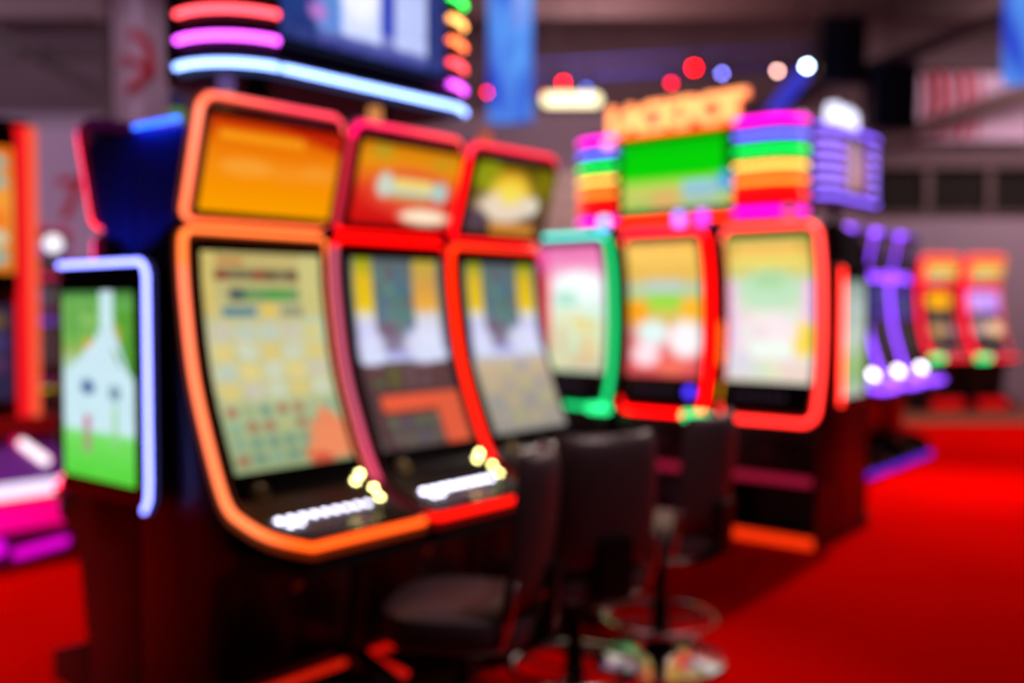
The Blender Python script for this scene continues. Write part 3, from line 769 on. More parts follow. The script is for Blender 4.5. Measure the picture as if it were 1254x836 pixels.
# ------------------------------------------------------------------ stools
def stool(label, loc, face, group):
    """gaming stool; local -y is where the sitter looks"""
    t = thing('gaming_stool', label, 'stool', loc, face, group)
    sz = .545
    prof = [(0, -.095), (.13, -.095), (.20, -.086), (.226, -.06), (.232, -.02), (.222, .014), (.19, .034), (.10, .038), (0, .034)]
    b = MB().lathe(prof, 40, (0, 0, sz))
    for v in b.bm.verts:
        x, y = v.co.x, v.co.y
        n = (abs(x) ** 3 + abs(y) ** 3) ** (1 / 3); r_ = math.hypot(x, y)
        if n > 1e-6: v.co.x, v.co.y = x * r_ / n, y * r_ / n
    b.build('seat', M['leather'], t)
    MB().lathe([(0, -.13), (.07, -.13), (.1, -.10), (.15, -.084), (0, -.084)], 24, (0, 0, sz)).build('seat_pan', M['darkmetal'], t)
    # curved padded backrest
    rows = 14; cols = 16
    bm = MB(); bb = bm.bm
    def P(i, j, side):
        a = -1 + 2 * j / cols; zf = i / rows
        z = sz + .02 + .46 * zf
        w = .205 * (1 - .10 * abs(2 * zf - .9) ** 3)
        e = max(abs(a) ** 6, abs(2 * zf - 1) ** 8)
        th = .034 * (1 - .8 * e)
        y = .215 + .05 * zf + .01 * math.sin(zf * PI) - .055 * a * a + side * th
        return (w * a, y, z)
    G = {}
    for sd in (-1, 1):
        for i in range(rows + 1):
            for j in range(cols + 1): G[sd, i, j] = bb.verts.new(P(i, j, sd))
    for i in range(rows):
        for j in range(cols):
            bb.faces.new((G[-1, i, j], G[-1, i, j + 1], G[-1, i + 1, j + 1], G[-1, i + 1, j])); bb.faces.new((G[1, i, j], G[1, i + 1, j], G[1, i + 1, j + 1], G[1, i, j + 1]))
    for i in range(rows):
        for j, s_ in ((0, 1), (cols, -1)):
            q4 = (G[-1, i, j], G[-1, i + 1, j], G[1, i + 1, j], G[1, i, j]); bb.faces.new(q4)
    for j in range(cols):
        for i in (0, rows):
            bb.faces.new((G[-1, i, j], G[-1, i, j + 1], G[1, i, j + 1], G[1, i, j]))
    bmesh.ops.recalc_face_normals(bb, faces=bb.faces[:])
    bm.build('backrest', M['leather'], t, angle=70)
    # bracket between seat and backrest
    b = MB(); b.prism([(.06, sz - .115), (.20, sz - .115), (.285, sz - .06), (.295, sz + .14), (.262, sz + .14), (.255, sz - .04), (.19, sz - .088), (.06, sz - .09)], -.06, .06, .008)
    b.build('back_bracket', M['darkmetal'], t)
    for sx in (-1, 1):
        MB().tube([(sx * .205, .16, sz - .05), (sx * .215, .185, sz + .02), (sx * .204, .20, sz + .12)], .009).build('side_trim', M['chrome'], t)
    # column, foot ring, base
    MB().lathe([(0, .03), (.1, .03), (.07, .05), (.045, .09), (.036, .15), (.033, .24), (.026, .25), (.026, sz - .12), (0, sz - .12)], 24).build('column', M['darkmetal'], t)
    MB().lathe([(0, 0), (.262, 0), (.268, .008), (.262, .018), (.18, .032), (.1, .042), (0, .044)], 48).build('base_plate', M['chrome'], t)
    b = MB(); b.tube([(.225 * math.cos(a), .225 * math.sin(a) , .175) for a in [2 * PI * k / 40 for k in range(40)]], .012, closed=True)
    fr = b.build('foot_ring', M['chrome'], t)
    for k in range(4):
        a = PI / 4 + k * PI / 2
        MB().tube([(.03 * math.cos(a), .03 * math.sin(a), .16), (.22 * math.cos(a), .22 * math.sin(a), .175)], .008, 8, round_ends=False).build('spoke', M['chrome'], fr)
    return t
GS = 'black stools at the front bank'
def face_rot(dx, dy):      # rotation so that local -y points along (dx, dy)
    return math.atan2(dy, dx) + PI / 2
stool('nearest black padded stool, backrest edge-on, before the orange-framed machine', (-.15, 2.95, 0), face_rot(-.97, .18), GS)
stool('middle black padded stool, its broad backrest turned to the viewer', (.22, 3.45, 0), face_rot(-.42, .9), GS)
stool('black padded stool farthest along front bank, seat and chrome foot ring in view', (.60, 3.98, 0), face_rot(-.80, .60), GS)

# ------------------------------------------------------------------ jackpot bank
def p_j1():
    p = Paint(40, 66, (225, 225, 215))
    p.grad([(0, (225, 110, 170)), (.12, (232, 130, 180)), (.3, (240, 220, 230)), (.5, (214, 238, 226)), (.7, (206, 224, 186)), (1, (190, 204, 176))])
    p.rect(0, .1, .14, .85, (232, 70, 80)).rect(0, 0, .16, .2, (230, 90, 160))
    p.oval(.6, .32, .36, .12, (240, 250, 250)).oval(.4, .42, .2, .06, (170, 220, 196)).rect(.5, .6, .9, .68, (226, 200, 110)).rect(.55, .72, .85, .92, (224, 180, 130), .7)
    p.cells(.2, .5, .95, .98, 3, 4, [(210, 230, 200), (230, 205, 140), (196, 224, 190), (220, 170, 130)], 3, True, .6)
    return p.noise(4)
def p_j2():
    p = Paint(40, 66, (225, 210, 200))
    p.grad([(0, (226, 166, 80)), (.12, (232, 190, 90)), (.26, (230, 180, 80)), (.34, (180, 200, 180)), (.46, (176, 206, 80)), (.56, (214, 190, 90)), (.66, (228, 140, 130)), (.85, (226, 90, 90)), (1, (220, 80, 86))])
    p.cells(.05, .03, .95, .14, 3, 1, [(250, 200, 90), (236, 150, 70), (250, 220, 120)], 2, False, .8)
    p.oval(.12, .52, .16, .09, (250, 160, 30)).oval(.88, .5, .16, .09, (250, 180, 50)).rect(.3, .4, .7, .48, (150, 214, 60)).rect(.25, .28, .75, .37, (180, 200, 190))
    p.oval(.34, .68, .22, .1, (220, 240, 238)).oval(.8, .72, .24, .14, (250, 240, 244)).oval(.26, .84, .2, .09, (250, 222, 230)).oval(.62, .93, .22, .06, (240, 110, 90))
    return p.noise(4)
def p_j3():
    p = Paint(40, 66, (235, 225, 225))
    p.grad([(0, (150, 190, 90)), (.06, (222, 170, 80)), (.16, (226, 200, 96)), (.24, (214, 206, 120)), (.34, (186, 220, 180)), (.45, (206, 226, 190)), (.6, (244, 224, 232)), (.85, (236, 226, 220)), (1, (230, 220, 200))])
    p.rect(.15, .04, .85, .1, (246, 190, 100)).rect(.08, .13, .9, .17, (240, 222, 110)).oval(.5, .36, .34, .13, (190, 226, 190)).oval(.5, .3, .2, .06, (170, 214, 160))
    p.rect(0, .3, .12, .8, (238, 200, 230)).rect(.88, .3, 1, .6, (244, 196, 236)).oval(.9, .7, .12, .12, (250, 214, 80)).rect(.28, .72, .76, .82, (238, 250, 238)).rect(.0, .8, .3, .96, (220, 214, 226))
    p.cells(.12, .5, .86, .72, 4, 2, [(252, 236, 242), (240, 214, 220), (250, 240, 226), (226, 236, 226)], 4, True, .7)
    p.cells(.3, .84, .98, .99, 4, 1, [(220, 230, 180), (240, 200, 190), (196, 226, 196)], 6, True, .7)
    return p.noise(4)
GB = 'slot machines under the jackpot sign'
def jn(n): return Q0 + nv_ * (n - .06) + rv * .0
slot_b('slot machine with green frame light under the jackpot sign', jn(-1.79), ROT_S, lambda x, v: tuple(q * .7 for q in lin((70, 215, 200))) if v > .98 else tuple(q * .6 for q in lin((16, 186, 100))), p_j1(), GB, gain=1.15)
slot_b('slot machine with red frame light and purple spin button under the jackpot sign', jn(-1.055), ROT_S, lambda x, v: lin((255, 26, 50)) if v > .96 else lin((255, 4, 4)), p_j2(), GB, blue_btn=((70, 50, 240), 3.0), gain=1.12)
slot_b('red-framed slot machine with pale screen at right end of jackpot bank', jn(-.32), ROT_S, lambda x, v: mixc(lin((255, 40, 36)), lin((252, 64, 58)), v), p_j3(), GB, gain=1.08,
       side_glow=[(1.08, 1.32, (240, 100, 10)), (.86, .94, (190, 130, 10))], foot=((255, 52, 8), 1.1), green=False)
def p_side2():
    p = Paint(24, 60, (190, 200, 190))
    p.grad([(0, (130, 150, 140)), (.15, (180, 196, 190)), (.5, (200, 214, 204)), (.72, (160, 200, 120)), (.82, (150, 190, 130)), (1, (190, 206, 196))])
    p.cells(.1, .1, .9, .7, 2, 6, [(160, 180, 170), (210, 220, 214), (180, 200, 170)], 2, True, .6)
    return p
end_display('narrow side display with red edge light on right end of jackpot bank', Q0 + rv * .435 + nv_ * -.042, ROT_N, .46, .86, 1.65, p_side2(),
            lin((255, 40, 30)), True, .95, 'front', .026, (.012, 5.5))
# jackpot bank end cabinet, closing the island behind the end machine
t = thing('end_cabinet', 'black end cabinet behind the red-framed machine carrying the side display', 'cabinet', Q0 + rv * .725 - nv_ * .38, ROT_S)
MB().prism([(0, .09), (0, 1.86), (.10, 1.78), (.16, 1.2), (.13, .5), (.16, .09)], -.316, .316, .01).build('body', M['black'], t)
MB().box(-.32, .32, -.001, .18, 0, .09, .008).build('plinth', M['black'], t)

# jackpot marquee
def p_sign2():
    p = Paint(48, 40, (0, 205, 10))
    p.grad([(0, (0, 190, 8)), (.3, (0, 214, 4)), (.52, (0, 208, 6)), (.56, (120, 225, 30)), (.62, (176, 222, 90)), (.9, (190, 210, 110)), (1, (170, 190, 110))])
    p.rect(.93, 0, 1, .56, (0, 90, 10))
    p.rect(0, .6, .55, 1, (190, 216, 90)).oval(.14, .8, .1, .08, (206, 200, 110)).oval(.4, .86, .16, .16, (226, 180, 110)).rect(.56, .62, .86, .76, (150, 200, 240)).rect(.56, .78, .86, .84, (130, 180, 230)).rect(.56, .86, .88, .96, (176, 206, 170)).oval(.94, .66, .07, .14, (80, 170, 240)).rect(.04, .9, .3, .97, (130, 200, 110))
    return p
jc = [(250, 10, 220), (250, 6, 10), (250, 130, 40), (250, 206, 90), (0, 225, 80), (110, 110, 245), (245, 10, 225)]
q = Q0 + nv_ * -1.33 + rv * .6
js = sign('jackpot_sign', 'rounded jackpot sign with glowing orange letters and green screen on island bank', (q.x, q.y, 2.0), ROT_S, 1.66, .5, 0, .70, .35,
     bars(.055, .099, jc, [1.3, 1.3, 1.4, 1.2, 1.1, 1.2, 1.3]), p_sign2(), [], rc=.14, tr=.044, wrap=-.02, screen_z=(.11, .60), post_h=.066, cutl=4, core=(.014, 3.6))
light_tube([(-.46, -.03, .03), (.46, -.03, .03)], .04, lin((255, 40, 12)), (.014, 4.5), 'rail_light', js, (0, 1, .001))
light_tube([(-.56, -.03, .65), (.5, -.03, .65)], .03, lin((255, 70, 4)), (.012, 3.0), 'rail_light', js, (0, 1, .001))
for k, ch in enumerate('JACKPOT'):
    x = -.52 + .162 * k
    tb = text_mb(ch, .28, .03, .012, Matrix.Translation((x, -.03, .665)), .002)
    tb.build('sign_letter', NEON, js, smooth=False, colf=lambda co: tuple(1.7 * v for v in hot((255, 185, 110), 1.6)) if co.y < -.05 else hot((255, 60, 8), 1.5))
# signal lamps on jackpot bank
for n_, cols, lb in ((-1.72, [((120, 150, 255), 2.6), ((150, 210, 250), 2.4)], 'pale blue signal lamp on top of the green-framed machine'),
                     (-1.12, [((150, 110, 255), 3)], 'violet signal lamp on top of the purple-buttoned machine'),
                     (-.95, [((220, 60, 240), 2.6)], 'magenta signal lamp on top of the purple-buttoned machine'),
                     (-.35, [((250, 90, 120), 1.0)], 'pink signal lamp on top of the pale-screened machine')):
    q = Q0 + nv_ * n_ + rv * .27
    tower_lamp('signal_lamp', lb, (q.x, q.y, 1.934), ROT_S, cols, 'signal lamps on the jackpot bank', h=.09, r=.034)

# ------------------------------------------------------------------ purple bank beyond
def p_pm(c1, c2, seed):
    p = Paint(24, 40, c1)
    p.cells(.05, .05, .95, .95, 3, 5, [c2, (90, 90, 200), (110, 150, 120), (70, 60, 120)], seed, True, .7)
    p.rect(0, .46, 1, 1, (70, 56, 60)).rect(0, .42, 1, .47, (120, 60, 230))
    return p
def n_pur(x, v): return tuple(q * 1.15 for q in lin((136, 64, 246)))
for k in range(3):
    s = .0 + .62 * k
    q = S0 + rv * s + nv_ * .12
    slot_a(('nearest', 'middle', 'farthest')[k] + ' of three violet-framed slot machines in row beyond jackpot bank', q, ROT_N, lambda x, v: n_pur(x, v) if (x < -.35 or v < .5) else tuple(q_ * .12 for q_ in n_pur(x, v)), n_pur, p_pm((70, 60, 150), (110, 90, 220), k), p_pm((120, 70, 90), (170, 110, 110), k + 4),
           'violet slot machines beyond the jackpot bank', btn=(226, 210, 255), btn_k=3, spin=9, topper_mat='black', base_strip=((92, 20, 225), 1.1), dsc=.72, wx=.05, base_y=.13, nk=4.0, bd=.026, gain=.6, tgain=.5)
def p_sign3():
    p = Paint(24, 30, (140, 90, 120))
    p.grad([(0, (120, 70, 110)), (.5, (190, 130, 150)), (1, (150, 80, 60))]); p.rect(.3, 0, .6, 1, (206, 170, 190)).rect(.05, .1, .25, 1, (150, 80, 70))
    return p
q = S0 + rv * .70 + bv * .5
sg = sign('marquee_sign', 'violet marquee sign with white glowing emblem above the violet machines', (q.x, q.y, 2.36), ROT_N, 1.34, .6, 0, .60, .36,
     bars(.13, .095, [(150, 112, 246)] * 5, [1] * 5), p_sign3(), [(.02, (132, 92, 250), 1.0), (.62, (132, 92, 250), 1.0)], rc=.25, tr=.026, wrap=.2, screen_z=(.10, .54), body='purple_panel', rail_r=.04, post_h=.32, core=(.016, 3.0))
for k in range(5):
    b = MB().lathe([(0, -.11), (.06, -.10), (.085, -.05), (.09, 0), (.085, .05), (.06, .10), (0, .11)], 20, mat=Matrix.Translation((-.26 + .125 * k, .1, .76 + .02 * (k % 2))) @ Matrix.Scale(.45, 4, (0, 1, 0)))
    b.build('emblem_lobe', NEON, sg, colf=lambda co: tuple(v * 2.2 for v in lin((226, 226, 255))))
MB().box(-.32, .30, .08, .12, .60, .70, .01).build('emblem_base', M['signbody'], sg)

# ------------------------------------------------------------------ far red machines
def p_fm(kind):
    p = Paint(24, 44, (50, 40, 40))
    if kind == 0: p.rect(0, 0, 1, .08, (90, 50, 40)).oval(.5, .18, .42, .16, (252, 170, 10)).oval(.5, .5, .4, .05, (70, 70, 70)).oval(.4, .75, .3, .12, (190, 140, 90)).oval(.8, .78, .18, .1, (120, 100, 120))
    else: p.rect(0, 0, 1, .4, (180, 130, 220)).cells(0, 0, 1, .4, 3, 2, [(200, 160, 240), (226, 140, 190), (150, 120, 230)], 2, True, .8).oval(.3, .72, .26, .14, (190, 150, 150)).oval(.78, .72, .24, .16, (236, 190, 150))
    return p
def p_ft(kind):
    p = Paint(24, 20, (240, 120, 50)); p.grad([(0, (255, 130, 40)), (.4, (255, 160, 70)), (1, (220, 110, 70))]); p.oval(.5, .5, .4, .2, (170, 220, 120)).oval(.5, .4, .3, .12, (250, 210, 110)); p.oval(.4, .88, .3, .08, (200, 190, 220), .7)
    return p
T0 = Vector((5.44, 13.14, 0))
for k in range(2):
    q = T0 + Vector((.36 + .62 * k, -.3 + .05 * k, 0))
    slot_a(('gold-disc', 'lilac-screened')[k] + ' red slot machine against the pale far wall', q, R(10), lambda x, v: lin((250, 70, 60)) if v > .9 else lin((248, 12, 56)), lambda x, v: lin((246, 10, 50)) if x < 0 else lin((235, 30, 40)), p_fm(k), p_ft(k),
           'red slot machines against the far wall', btn=(250, 190, 215), btn_k=2.5, topper_mat='red_panel', gain=1.35, tgain=1.1, base_strip=((215, 8, 14), .8), base_z=(.04, .19), green=True, wx=.05, nk=2.2, bd=.035)

# ------------------------------------------------------------------ tall machine and console at the left
TB = Vector((-2.45, 5.6, 0))
t = thing('slot_machine', 'tall slot machine with orange-red light columns and magenta console, cut by left edge', 'slot machine', TB - rv * .42, ROT_N, 'machines on the left')
hw = .42
MB().box(-hw + .09, hw - .09, .36, .9, .0, 2.5, .012).build('cabinet', M['black'], t)
def p_tall():
    p = Paint(30, 60, (236, 130, 40)); p.grad([(0, (240, 110, 20)), (.4, (246, 150, 60)), (1, (226, 120, 30))])
    p.rect(.0, .0, .2, 1, (220, 100, 30)).cells(.1, .05, .95, .95, 3, 6, [(250, 160, 50), (190, 220, 200), (240, 226, 180), (250, 120, 30), (120, 190, 190)], 3, True, .85)
    return p
MB().box(-hw + .1, hw - .1, .33, .37, 1.5, 2.44, .01).build('screen_bezel', M['bezel'], t)
flat_screen('screen', p_tall(), -.26, .22, 1.62, 2.33, .327, t)
flat_screen('lower_screen', Paint(20, 20, (44, 34, 64)).cells(.05, .05, .95, .95, 3, 4, [(70, 60, 120), (90, 50, 90), (120, 90, 40), (40, 40, 70)], 3), -.26, .22, .9, 1.44, .357, t)
for sx in (-1, 1):
    MB().box(sx * .265 - .03, sx * .265 + .03, .30, .36, .74, 2.46, .012).build('red_column_light', NEON, t, colf=lambda co: lin((250, 22, 30)))
    MB().box(sx * .325 - .028, sx * .325 + .028, .31, .37, .74, 2.46, .012).build('orange_column_light', NEON, t, colf=lambda co: lin((255, 96, 62)))
MB().prism([(.10, .02), (.02, .40), (.06, .44), (.34, .72), (.5, .72), (.5, .02)], -hw, hw, .01).build('console', M['purple_panel'], t)
MB().prism([(.05, .21), (.012, .38), (.03, .39), (.075, .21)], -hw + .02, hw - .02, .004).build('apron_panel', NEON, t, colf=lambda co: mixc(lin((255, 0, 170)), lin((255, 0, 120)), (co.x + .3) / .6))
MB().tube([(-hw + .02, .07, .13), (-.02, .07, .13)], .05, 14).build('kick_light', NEON, t, colf=lambda co: lin((250, 0, 245)))
MB().tube([(.10, .085, .075), (hw - .06, .085, .10)], .03, 14).build('kick_light', NEON, t, colf=lambda co: lin((240, 0, 215)))
MB().box(-hw + .01, hw - .01, -.03, .06, .395, .475, .02).build('button_rail', NEON, t, colf=lambda co: tuple(v * 1.3 for v in lin((240, 220, 250))))
MB().tube([(-hw, -.04, .385), (hw, -.04, .385), (hw + .02, .0, .40), (hw + .02, .06, .47)], .018).build('rail_edge_light', NEON, t, colf=lambda co: lin((255, 6, 50)))
MB().box(-hw, hw, .26, .5, .70, .80, .01).build('ledge', M['red_panel'], t)
for x0 in (-.06, .26):
    b = MB().tube([(x0 - .055, .30, .64), (x0 + .04, .20, .545)], .05, 14); b.build('lamp_halo', NEON, t, colf=lambda co: lin((250, 10, 110)))
    b = MB().tube([(x0 - .045, .262, .65), (x0 + .035, .165, .56)], .03, 14); b.build('console_lamp', NEON, t, colf=lambda co: tuple(v * 1.6 for v in lin((255, 235, 250))))

# machine farther back between the tall machine and the front bank
q = aim(78, 372, 8.2); q.z = 0
slot_a('distant slot machine with yellow lower lights seen between tall machine and front bank', q, ROT_N, lambda x, v: lin((150, 20, 60)), lambda x, v: lin((150, 130, 20)) if v < .7 else lin((200, 30, 80)), p_pm((60, 40, 60), (110, 60, 100), 3), p_pm((90, 70, 90), (150, 130, 150), 2), 'machines on the left', btn=(250, 60, 200), btn_k=.9, topper_mat='black')
q = aim(65, 298, 7.4)
t = thing('ball_lamp', 'round white ball lamp on slim post beside the tall left machine', 'lamp', (q.x, q.y, 0))
MB().lathe([(0, 0), (.16, 0), (.16, .015), (.02, .03), (.02, q.z - .06), (0, q.z - .06)], 24).build('post', M['plastic_w'], t)
MB().lathe([(0.06 * math.sin(PI * k / 12), q.z - .06 * math.cos(PI * k / 12)) for k in range(13)], 24).build('globe', NEON, t, colf=lambda co: (1.6, 1.5, 1.6))

# ------------------------------------------------------------------ banners and posters
def banner(name, label, u0, v0, u1, v1, y, mat, rot=0, extra=None, wave=.03, top=None):
    a = aim(u0, v0, y); b_ = aim(u1, v1, y)
    W = (b_.x - a.x); H = a.z - b_.z if top is None else top - b_.z
    t = thing(name, label, 'banner', ((a.x + b_.x) / 2, y, b_.z), rot)
    rows_f = []; n = 20
    b = MB(); pr = []
    front = [(-W / 2 + W * i / n, wave * math.sin(i / n * 9)) for i in range(n + 1)]
    b.plan(front + [(x, yy + .012) for x, yy in front[::-1]], 0, H)
    b.build('cloth', mat, t)
    MB().tube([(-W / 2 - .03, .0, H), (W / 2 + .03, 0, H)], .025).build('top_rod', M['darkmetal'], t)
    for sx in (-1, 1):
        MB().tube([(sx * W / 2, 0, H), (sx * W / 2, 0, 7.38 - b_.z)], .008, 8, round_ends=False).build('hanging_wire', M['darkmetal'], t)
    return t, W, H
def banner_blue():
    m, nt, p = new_mat('blue_lit_banner')
    tc = nt.nodes.new('ShaderNodeTexCoord'); n = nt.nodes.new('ShaderNodeTexNoise'); n.inputs['Scale'].default_value = 1.6
    mp = nt.nodes.new('ShaderNodeMapping'); mp.inputs['Scale'].default_value = (2.5, 1, .7); nt.links.new(tc.outputs['Object'], mp.inputs[0]); nt.links.new(mp.outputs[0], n.inputs['Vector'])
    rp = nt.nodes.new('ShaderNodeValToRGB'); e = rp.color_ramp.elements
    e[0].position = .35; e[0].color = (*lin((40, 62, 190)), 1); e[1].position = .62; e[1].color = (*lin((96, 165, 245)), 1)
    nt.links.new(n.outputs['Fac'], rp.inputs[0]); nt.links.new(rp.outputs[0], p.inputs['Emission Color']); p.inputs['Emission Strength'].default_value = 1.15  # blue glow put into the cloth as emission
    p.inputs['Base Color'].default_value = (.02, .05, .2, 1); p.inputs['Roughness'].default_value = .7
    return m
BB = banner_blue()
t, W, H = banner('lit_banner', 'tall glowing blue banner hanging beside the large marquee sign', 597, 0, 652, 150, 9, BB, R(-12), top=4.9)
MB().box(W * .12, W * .36, -.05, -.03, H * .45, H - .05, .004).build('white_strip', NEON, t, colf=lambda co: lin((190, 206, 250)) if co.z > H * .62 else lin((120, 150, 240)))
MB().plan([(-W / 2, 0), (W / 2, 0), (W / 2, .012), (-W / 2, .012)], -.02, 0).build('hem', M['navy'], t)
t, W, H = banner('lit_banner', 'glowing dark blue banner hanging at the upper right corner', 1226, 0, 1300, 104, 8, BB, R(10), top=4.9)
t, W, H = banner('white_banner', 'white hanging banner with red swirl at upper left', 140, 20, 206, 165, 9.6, M['cloth_white'], R(8), top=4.6)
MB().tube([(-.05, -.05, .95), (.08, -.05, .85), (.10, -.05, .62), (.0, -.05, .5), (-.08, -.05, .42)], .045).build('red_swirl', M['red_print'], t)
MB().tube([(-.14, -.05, .72), (-.02, -.05, .66), (.12, -.05, .60)], .03).build('red_swirl', M['red_print'], t)
t, W, H = banner('white_banner', 'white wall banner with red streaks at right above the dark window band', 1112, 92, 1262, 172, 14.3, M['cloth_white'], 0, wave=.015, top=4.75)
for k in range(5):
    x = -.35 * W + .1 * W * k
    MB().tube([(x, -.04, H * .95), (x + .04, -.04, H * .6), (x + .0, -.04, H * .3), (x - .02, -.04, .08)], .028 + .02 * (k % 2)).build('red_streak', M['red_print'], t)
# wall poster with the red 7
a = aim(85, 240, YW - .03)
t = thing('wall_poster', 'pale wall poster with a large red 7 behind the left machines', 'poster', (a.x, YW - .004, a.z - .75))
MB().box(-.5, .75, -.03, 0, -.2, 1.75, .006).build('board', M['cloth_white'], t)
text_mb('7', .85, .01, 0, Matrix.Translation((0.02, -.042, .42)), .02).build('numeral', M['red_print'], t, smooth=False)

# ------------------------------------------------------------------ stage lights overhead
def truss(name, label, p, q, col=None):
    p = Vector(p); q = Vector(q); d = q - p; L = d.length
    t = thing(name, label, 'truss', p); t.rotation_euler = d.to_track_quat('X', 'Z').to_euler()
    for yy, zz in ((-.12, -.1), (.12, -.1), (0, .12)):
        MB().tube([(0, yy, zz), (L, yy, zz)], .025, 10, round_ends=False).build('chord', M['truss_lit_blue'] if col else M['steel'], t)
    n = int(L / .35); b = MB()
    for k in range(n):
        x0, x1 = L * k / n, L * (k + 1) / n
        b.tube([(x0, -.12, -.1), (x1, 0, .12)], .011, 6, round_ends=False); b.tube([(x0, .12, -.1), (x1, 0, .12)], .011, 6, round_ends=False)
    b.build('lattice', M['steel'], t)
    for x in (.15, L - .15):
        MB().tube([(x, 0, .12), (x, 0, 7.38 - p.z)], .01, 6, round_ends=False).build('hanging_wire', M['darkmetal'], t)
    return t
M['truss_lit_blue'] = solid('blue_lit_truss', (60, 60, 150), .5)  # blue light on the truss put into its base colour
pA = aim(600, 92, 12.7); pB = aim(1010, 68, 12.7)
truss('lighting_truss', 'long lighting truss hung under the roof carrying coloured spotlights', pA, pB, True)
def spot(u, v, y, c, k, r, label):
    q = aim(u, v, y)
    d = (Vector((0, 0, CAMH)) - q).normalized()
    t = thing('stage_spotlight', label, 'spotlight', q, 0, 'spotlights on the lighting truss')
    t.rotation_euler = d.to_track_quat('Z', 'Y').to_euler()
    MB().lathe([(0, -.22), (r * .7, -.22), (r * 1.1, -.12), (r * 1.15, .01), (r * 1.02, .01), (r * 1.0, -.01), (0, -.01)], 24).build('housing', M['darkmetal'], t)
    qq = tuple(v_ * k for v_ in lin(c))
    r0 = r * .42
    MB().lathe([(r * .98, -.008), (r0 * 1.15, .010), (r0, .012), (0, .016)], 24).build('lens', NEON, t, cola=np.array([np.array(qq) * m for m in [.015] * 48 + [4.5] * 25]))
    MB().tube([(0, r + .12, -.12), (0, r + .06, -.6)], .014, 8).build('bracket', M['darkmetal'], t)
    ch = MB().tube([(-r * 1.25, 0, -.08), (-r * 1.25, .1, -.1), (0, r + .14, -.12), (r * 1.25, .1, -.1), (r * 1.25, 0, -.08)], .012, 8).build('yoke', M['darkmetal'], t)
    return t
spot(850, 83, 12.0, (255, 0, 0), 8.0, .085, 'largest pure red spotlight right of centre under the roof')
spot(822, 102, 12.0, (240, 10, 50), 4.8, .055, 'small crimson spotlight just left of the largest red one')
spot(884, 90, 12.0, (130, 130, 255), 4.8, .05, 'lavender blue spotlight between the red and pink ones')
spot(952, 87, 12.0, (255, 190, 180), 5.6, .05, 'pale pink spotlight beside the bright white-blue one')
spot(988, 81, 12.0, (190, 225, 255), 10.4, .065, 'brightest white-blue spotlight at right end of the truss')
spot(690, 101, 12.0, (255, 0, 0), 6.4, .065, 'red spotlight above the yellow-white bar lamp')
spot(668, 114, 12.0, (170, 0, 10), 5.0, .045, 'dim red spotlight left of the yellow-white bar lamp')
spot(718, 110, 12.0, (80, 120, 255), 6.4, .06, 'blue spotlight above right end of the yellow-white bar lamp')
spot(597, 113, 12.0, (245, 0, 50), 5.6, .05, 'crimson spotlight left of the tall blue banner')
q = aim(700, 122, 11.6)
t = thing('bar_lamp', 'long yellow-white bar lamp under the red and blue spotlights', 'lamp', q)
MB().tube([(-.27, 0, 0), (.27, 0, 0)], .075, 14).build('tube', NEON, t, colf=lambda co: tuple(v * 2.5 for v in lin((255, 240, 190))))
MB().box(-.3, .3, -.03, .05, .08, .12, .006).build('fitting', M['darkmetal'], t)
for sx in (-1, 1): MB().tube([(sx * .2, 0, .1), (sx * .2, 0, 7.38 - q.z)], .008, 6, round_ends=False).build('hanging_wire', M['darkmetal'], t)
p, q = aim(982, 92, 11.4), aim(946, 138, 11.4)
t = thing('blue_lit_arm', 'slanted blue-lit truss arm below the white-blue spotlight', 'lamp', p)
MB().tube([(0, 0, 0), tuple(q - p)], .085, 12).build('tube', NEON, t, colf=lambda co: lin((52, 56, 200)))  # blue light on the arm put in as emission
MB().tube([(0, .1, .05), (0, .1, 7.38 - p.z)], .01, 6, round_ends=False).build('hanging_wire', M['darkmetal'], t)
for k, (u, v) in enumerate(((1026, 66), (1089, 122))):
    q = aim(u, v, 11.5)
    t = thing('loudspeaker', ('black loudspeaker hung under the roof above the violet sign', 'second black loudspeaker hung right of the first')[k], 'loudspeaker', q)
    MB().prism([(-.18, -.38), (-.22, .38), (.2, .38), (.16, -.38)], -.26, .26, .02).build('cabinet', M['black'], t)
    MB().prism([(-.205, -.34), (-.235, .34), (-.215, .34), (-.185, -.34)], -.23, .23, .005).build('grille', M['darkmetal'], t)
    MB().tube([(0, 0, .38), (0, 0, 7.38 - q.z)], .01, 6, round_ends=False).build('hanging_wire', M['darkmetal'], t)

# ------------------------------------------------------------------ light
def area(name, loc, size, power, col, aim_at=None, shape='DISK'):
    L = bpy.data.lights.new(name, 'AREA'); L.shape = shape; L.size = size; L.energy = power; L.color = col
    o = bpy.data.objects.new(name, L); COL.objects.link(o); o.location = loc
    if aim_at is not None:
        o.rotation_euler = (Vector(aim_at) - Vector(loc)).to_track_quat('-Z', 'Y').to_euler()
    return o
def spotl(name, loc, at, power, col, ang, blend=.9, r=.15):
    L = bpy.data.lights.new(name, 'SPOT'); L.energy = power; L.color = col; L.spot_size = R(ang); L.spot_blend = blend; L.shadow_soft_size = r
    o = bpy.data.objects.new(name, L); COL.objects.link(o); o.location = loc
    o.rotation_euler = (Vector(at) - Vector(loc)).to_track_quat('-Z', 'Y').to_euler()
spotl('aisle_fill', (4.0, 8.6, 5.0), (2.6, 6.3, 0), 1500, (1, .8, .7), 75)  # unseen overhead spots added to light the carpet
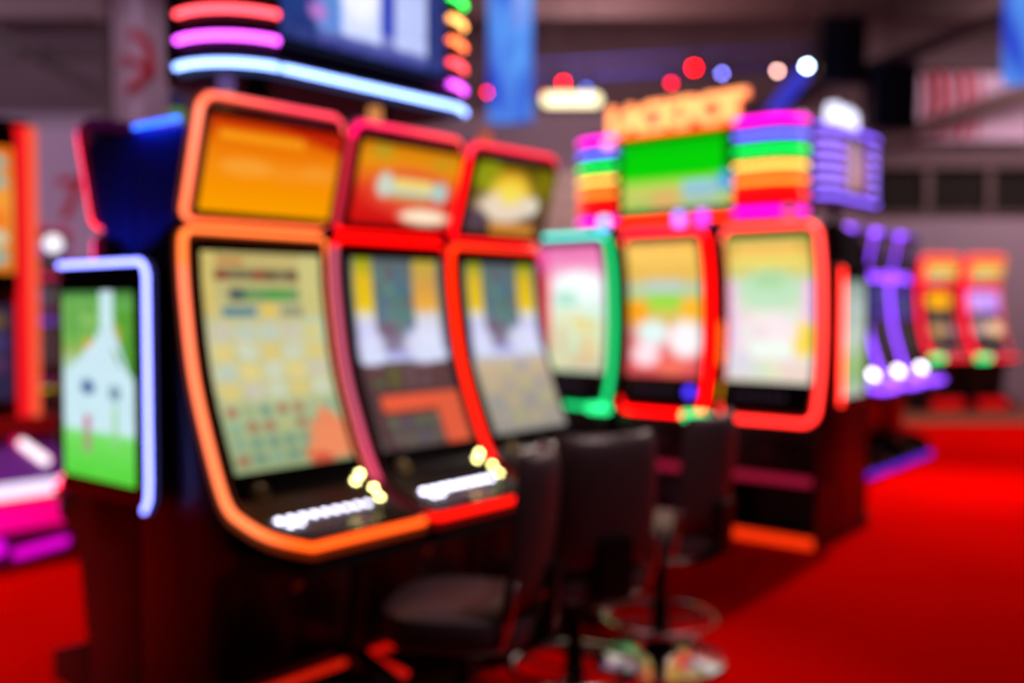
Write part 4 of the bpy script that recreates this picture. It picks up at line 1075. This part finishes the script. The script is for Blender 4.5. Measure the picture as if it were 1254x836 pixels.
spotl('aisle_fill', (7.5, 10.0, 5.4), (5.0, 9.5, 0), 1200, (1, .85, .6), 70)
spotl('aisle_fill', (1.6, 2.4, 4.9), (.35, 3.3, 0), 420, (1, .72, .72), 34)  # unseen spot added to lift the dark stools
spotl('aisle_fill', (-4.5, 3.5, 5.2), (-3.4, 4.6, 0), 1000, (1, .75, .8), 60)
area('wall_fill', (-8.6, 8.6, 4.2), 1.0, 190, (.92, .74, 1.0), (-5.6, 14.5, 2.6))  # unseen area lights added to brighten the far wall
area('wall_fill', (7.5, 11.2, 4.7), 1.2, 135, (1.0, .72, .75), (7.8, 14.5, 2.2))
area('wall_fill', (1, 11.0, 4.7), 1.2, 75, (1.0, .7, .72), (1, 14.5, 3))
area('roof_fill', (2, 10.5, 4.3), 2.0, 65, (1.0, .45, .45), (2, 10.5, 7.4))  # unseen area lights added to brighten and tint the ceiling
area('roof_fill', (-5, 10.5, 4.3), 2.0, 40, (.9, .6, .8), (-5, 10.5, 7.4))

spotl('banner_fill', (-2.2, 5.2, 5.6), (-3.75, 9.6, 3.6), 260, (1, .8, .95), 22)  # unseen spot added to brighten the white hanging banner
W_ = bpy.data.worlds.new('hall_gloom'); S.world = W_; W_.use_nodes = True
W_.node_tree.nodes['Background'].inputs[0].default_value = (.55, .35, .45, 1)
W_.node_tree.nodes['Background'].inputs[1].default_value = .05

# ------------------------------------------------------------------ camera: 35 mm lens wide open, focused short of the machines
cam = bpy.data.cameras.new('camera'); co = bpy.data.objects.new('camera', cam); COL.objects.link(co)
cam.sensor_width = 36; cam.lens = 36 * F_ / 1254
co.location = (0, 0, CAMH); co.rotation_euler = (PI / 2 - PT, 0, 0)
cam.dof.use_dof = True; cam.dof.focus_distance = 1.17; cam.dof.aperture_fstop = 1.4
S.camera = co
S.view_settings.view_transform = 'Standard'
try: S.view_settings.look = 'None'
except Exception: pass
S.view_settings.exposure = 0; S.view_settings.gamma = 1; S.view_settings.use_curve_mapping = False
S.cycles.use_denoising = True
S.cycles.max_bounces = 6
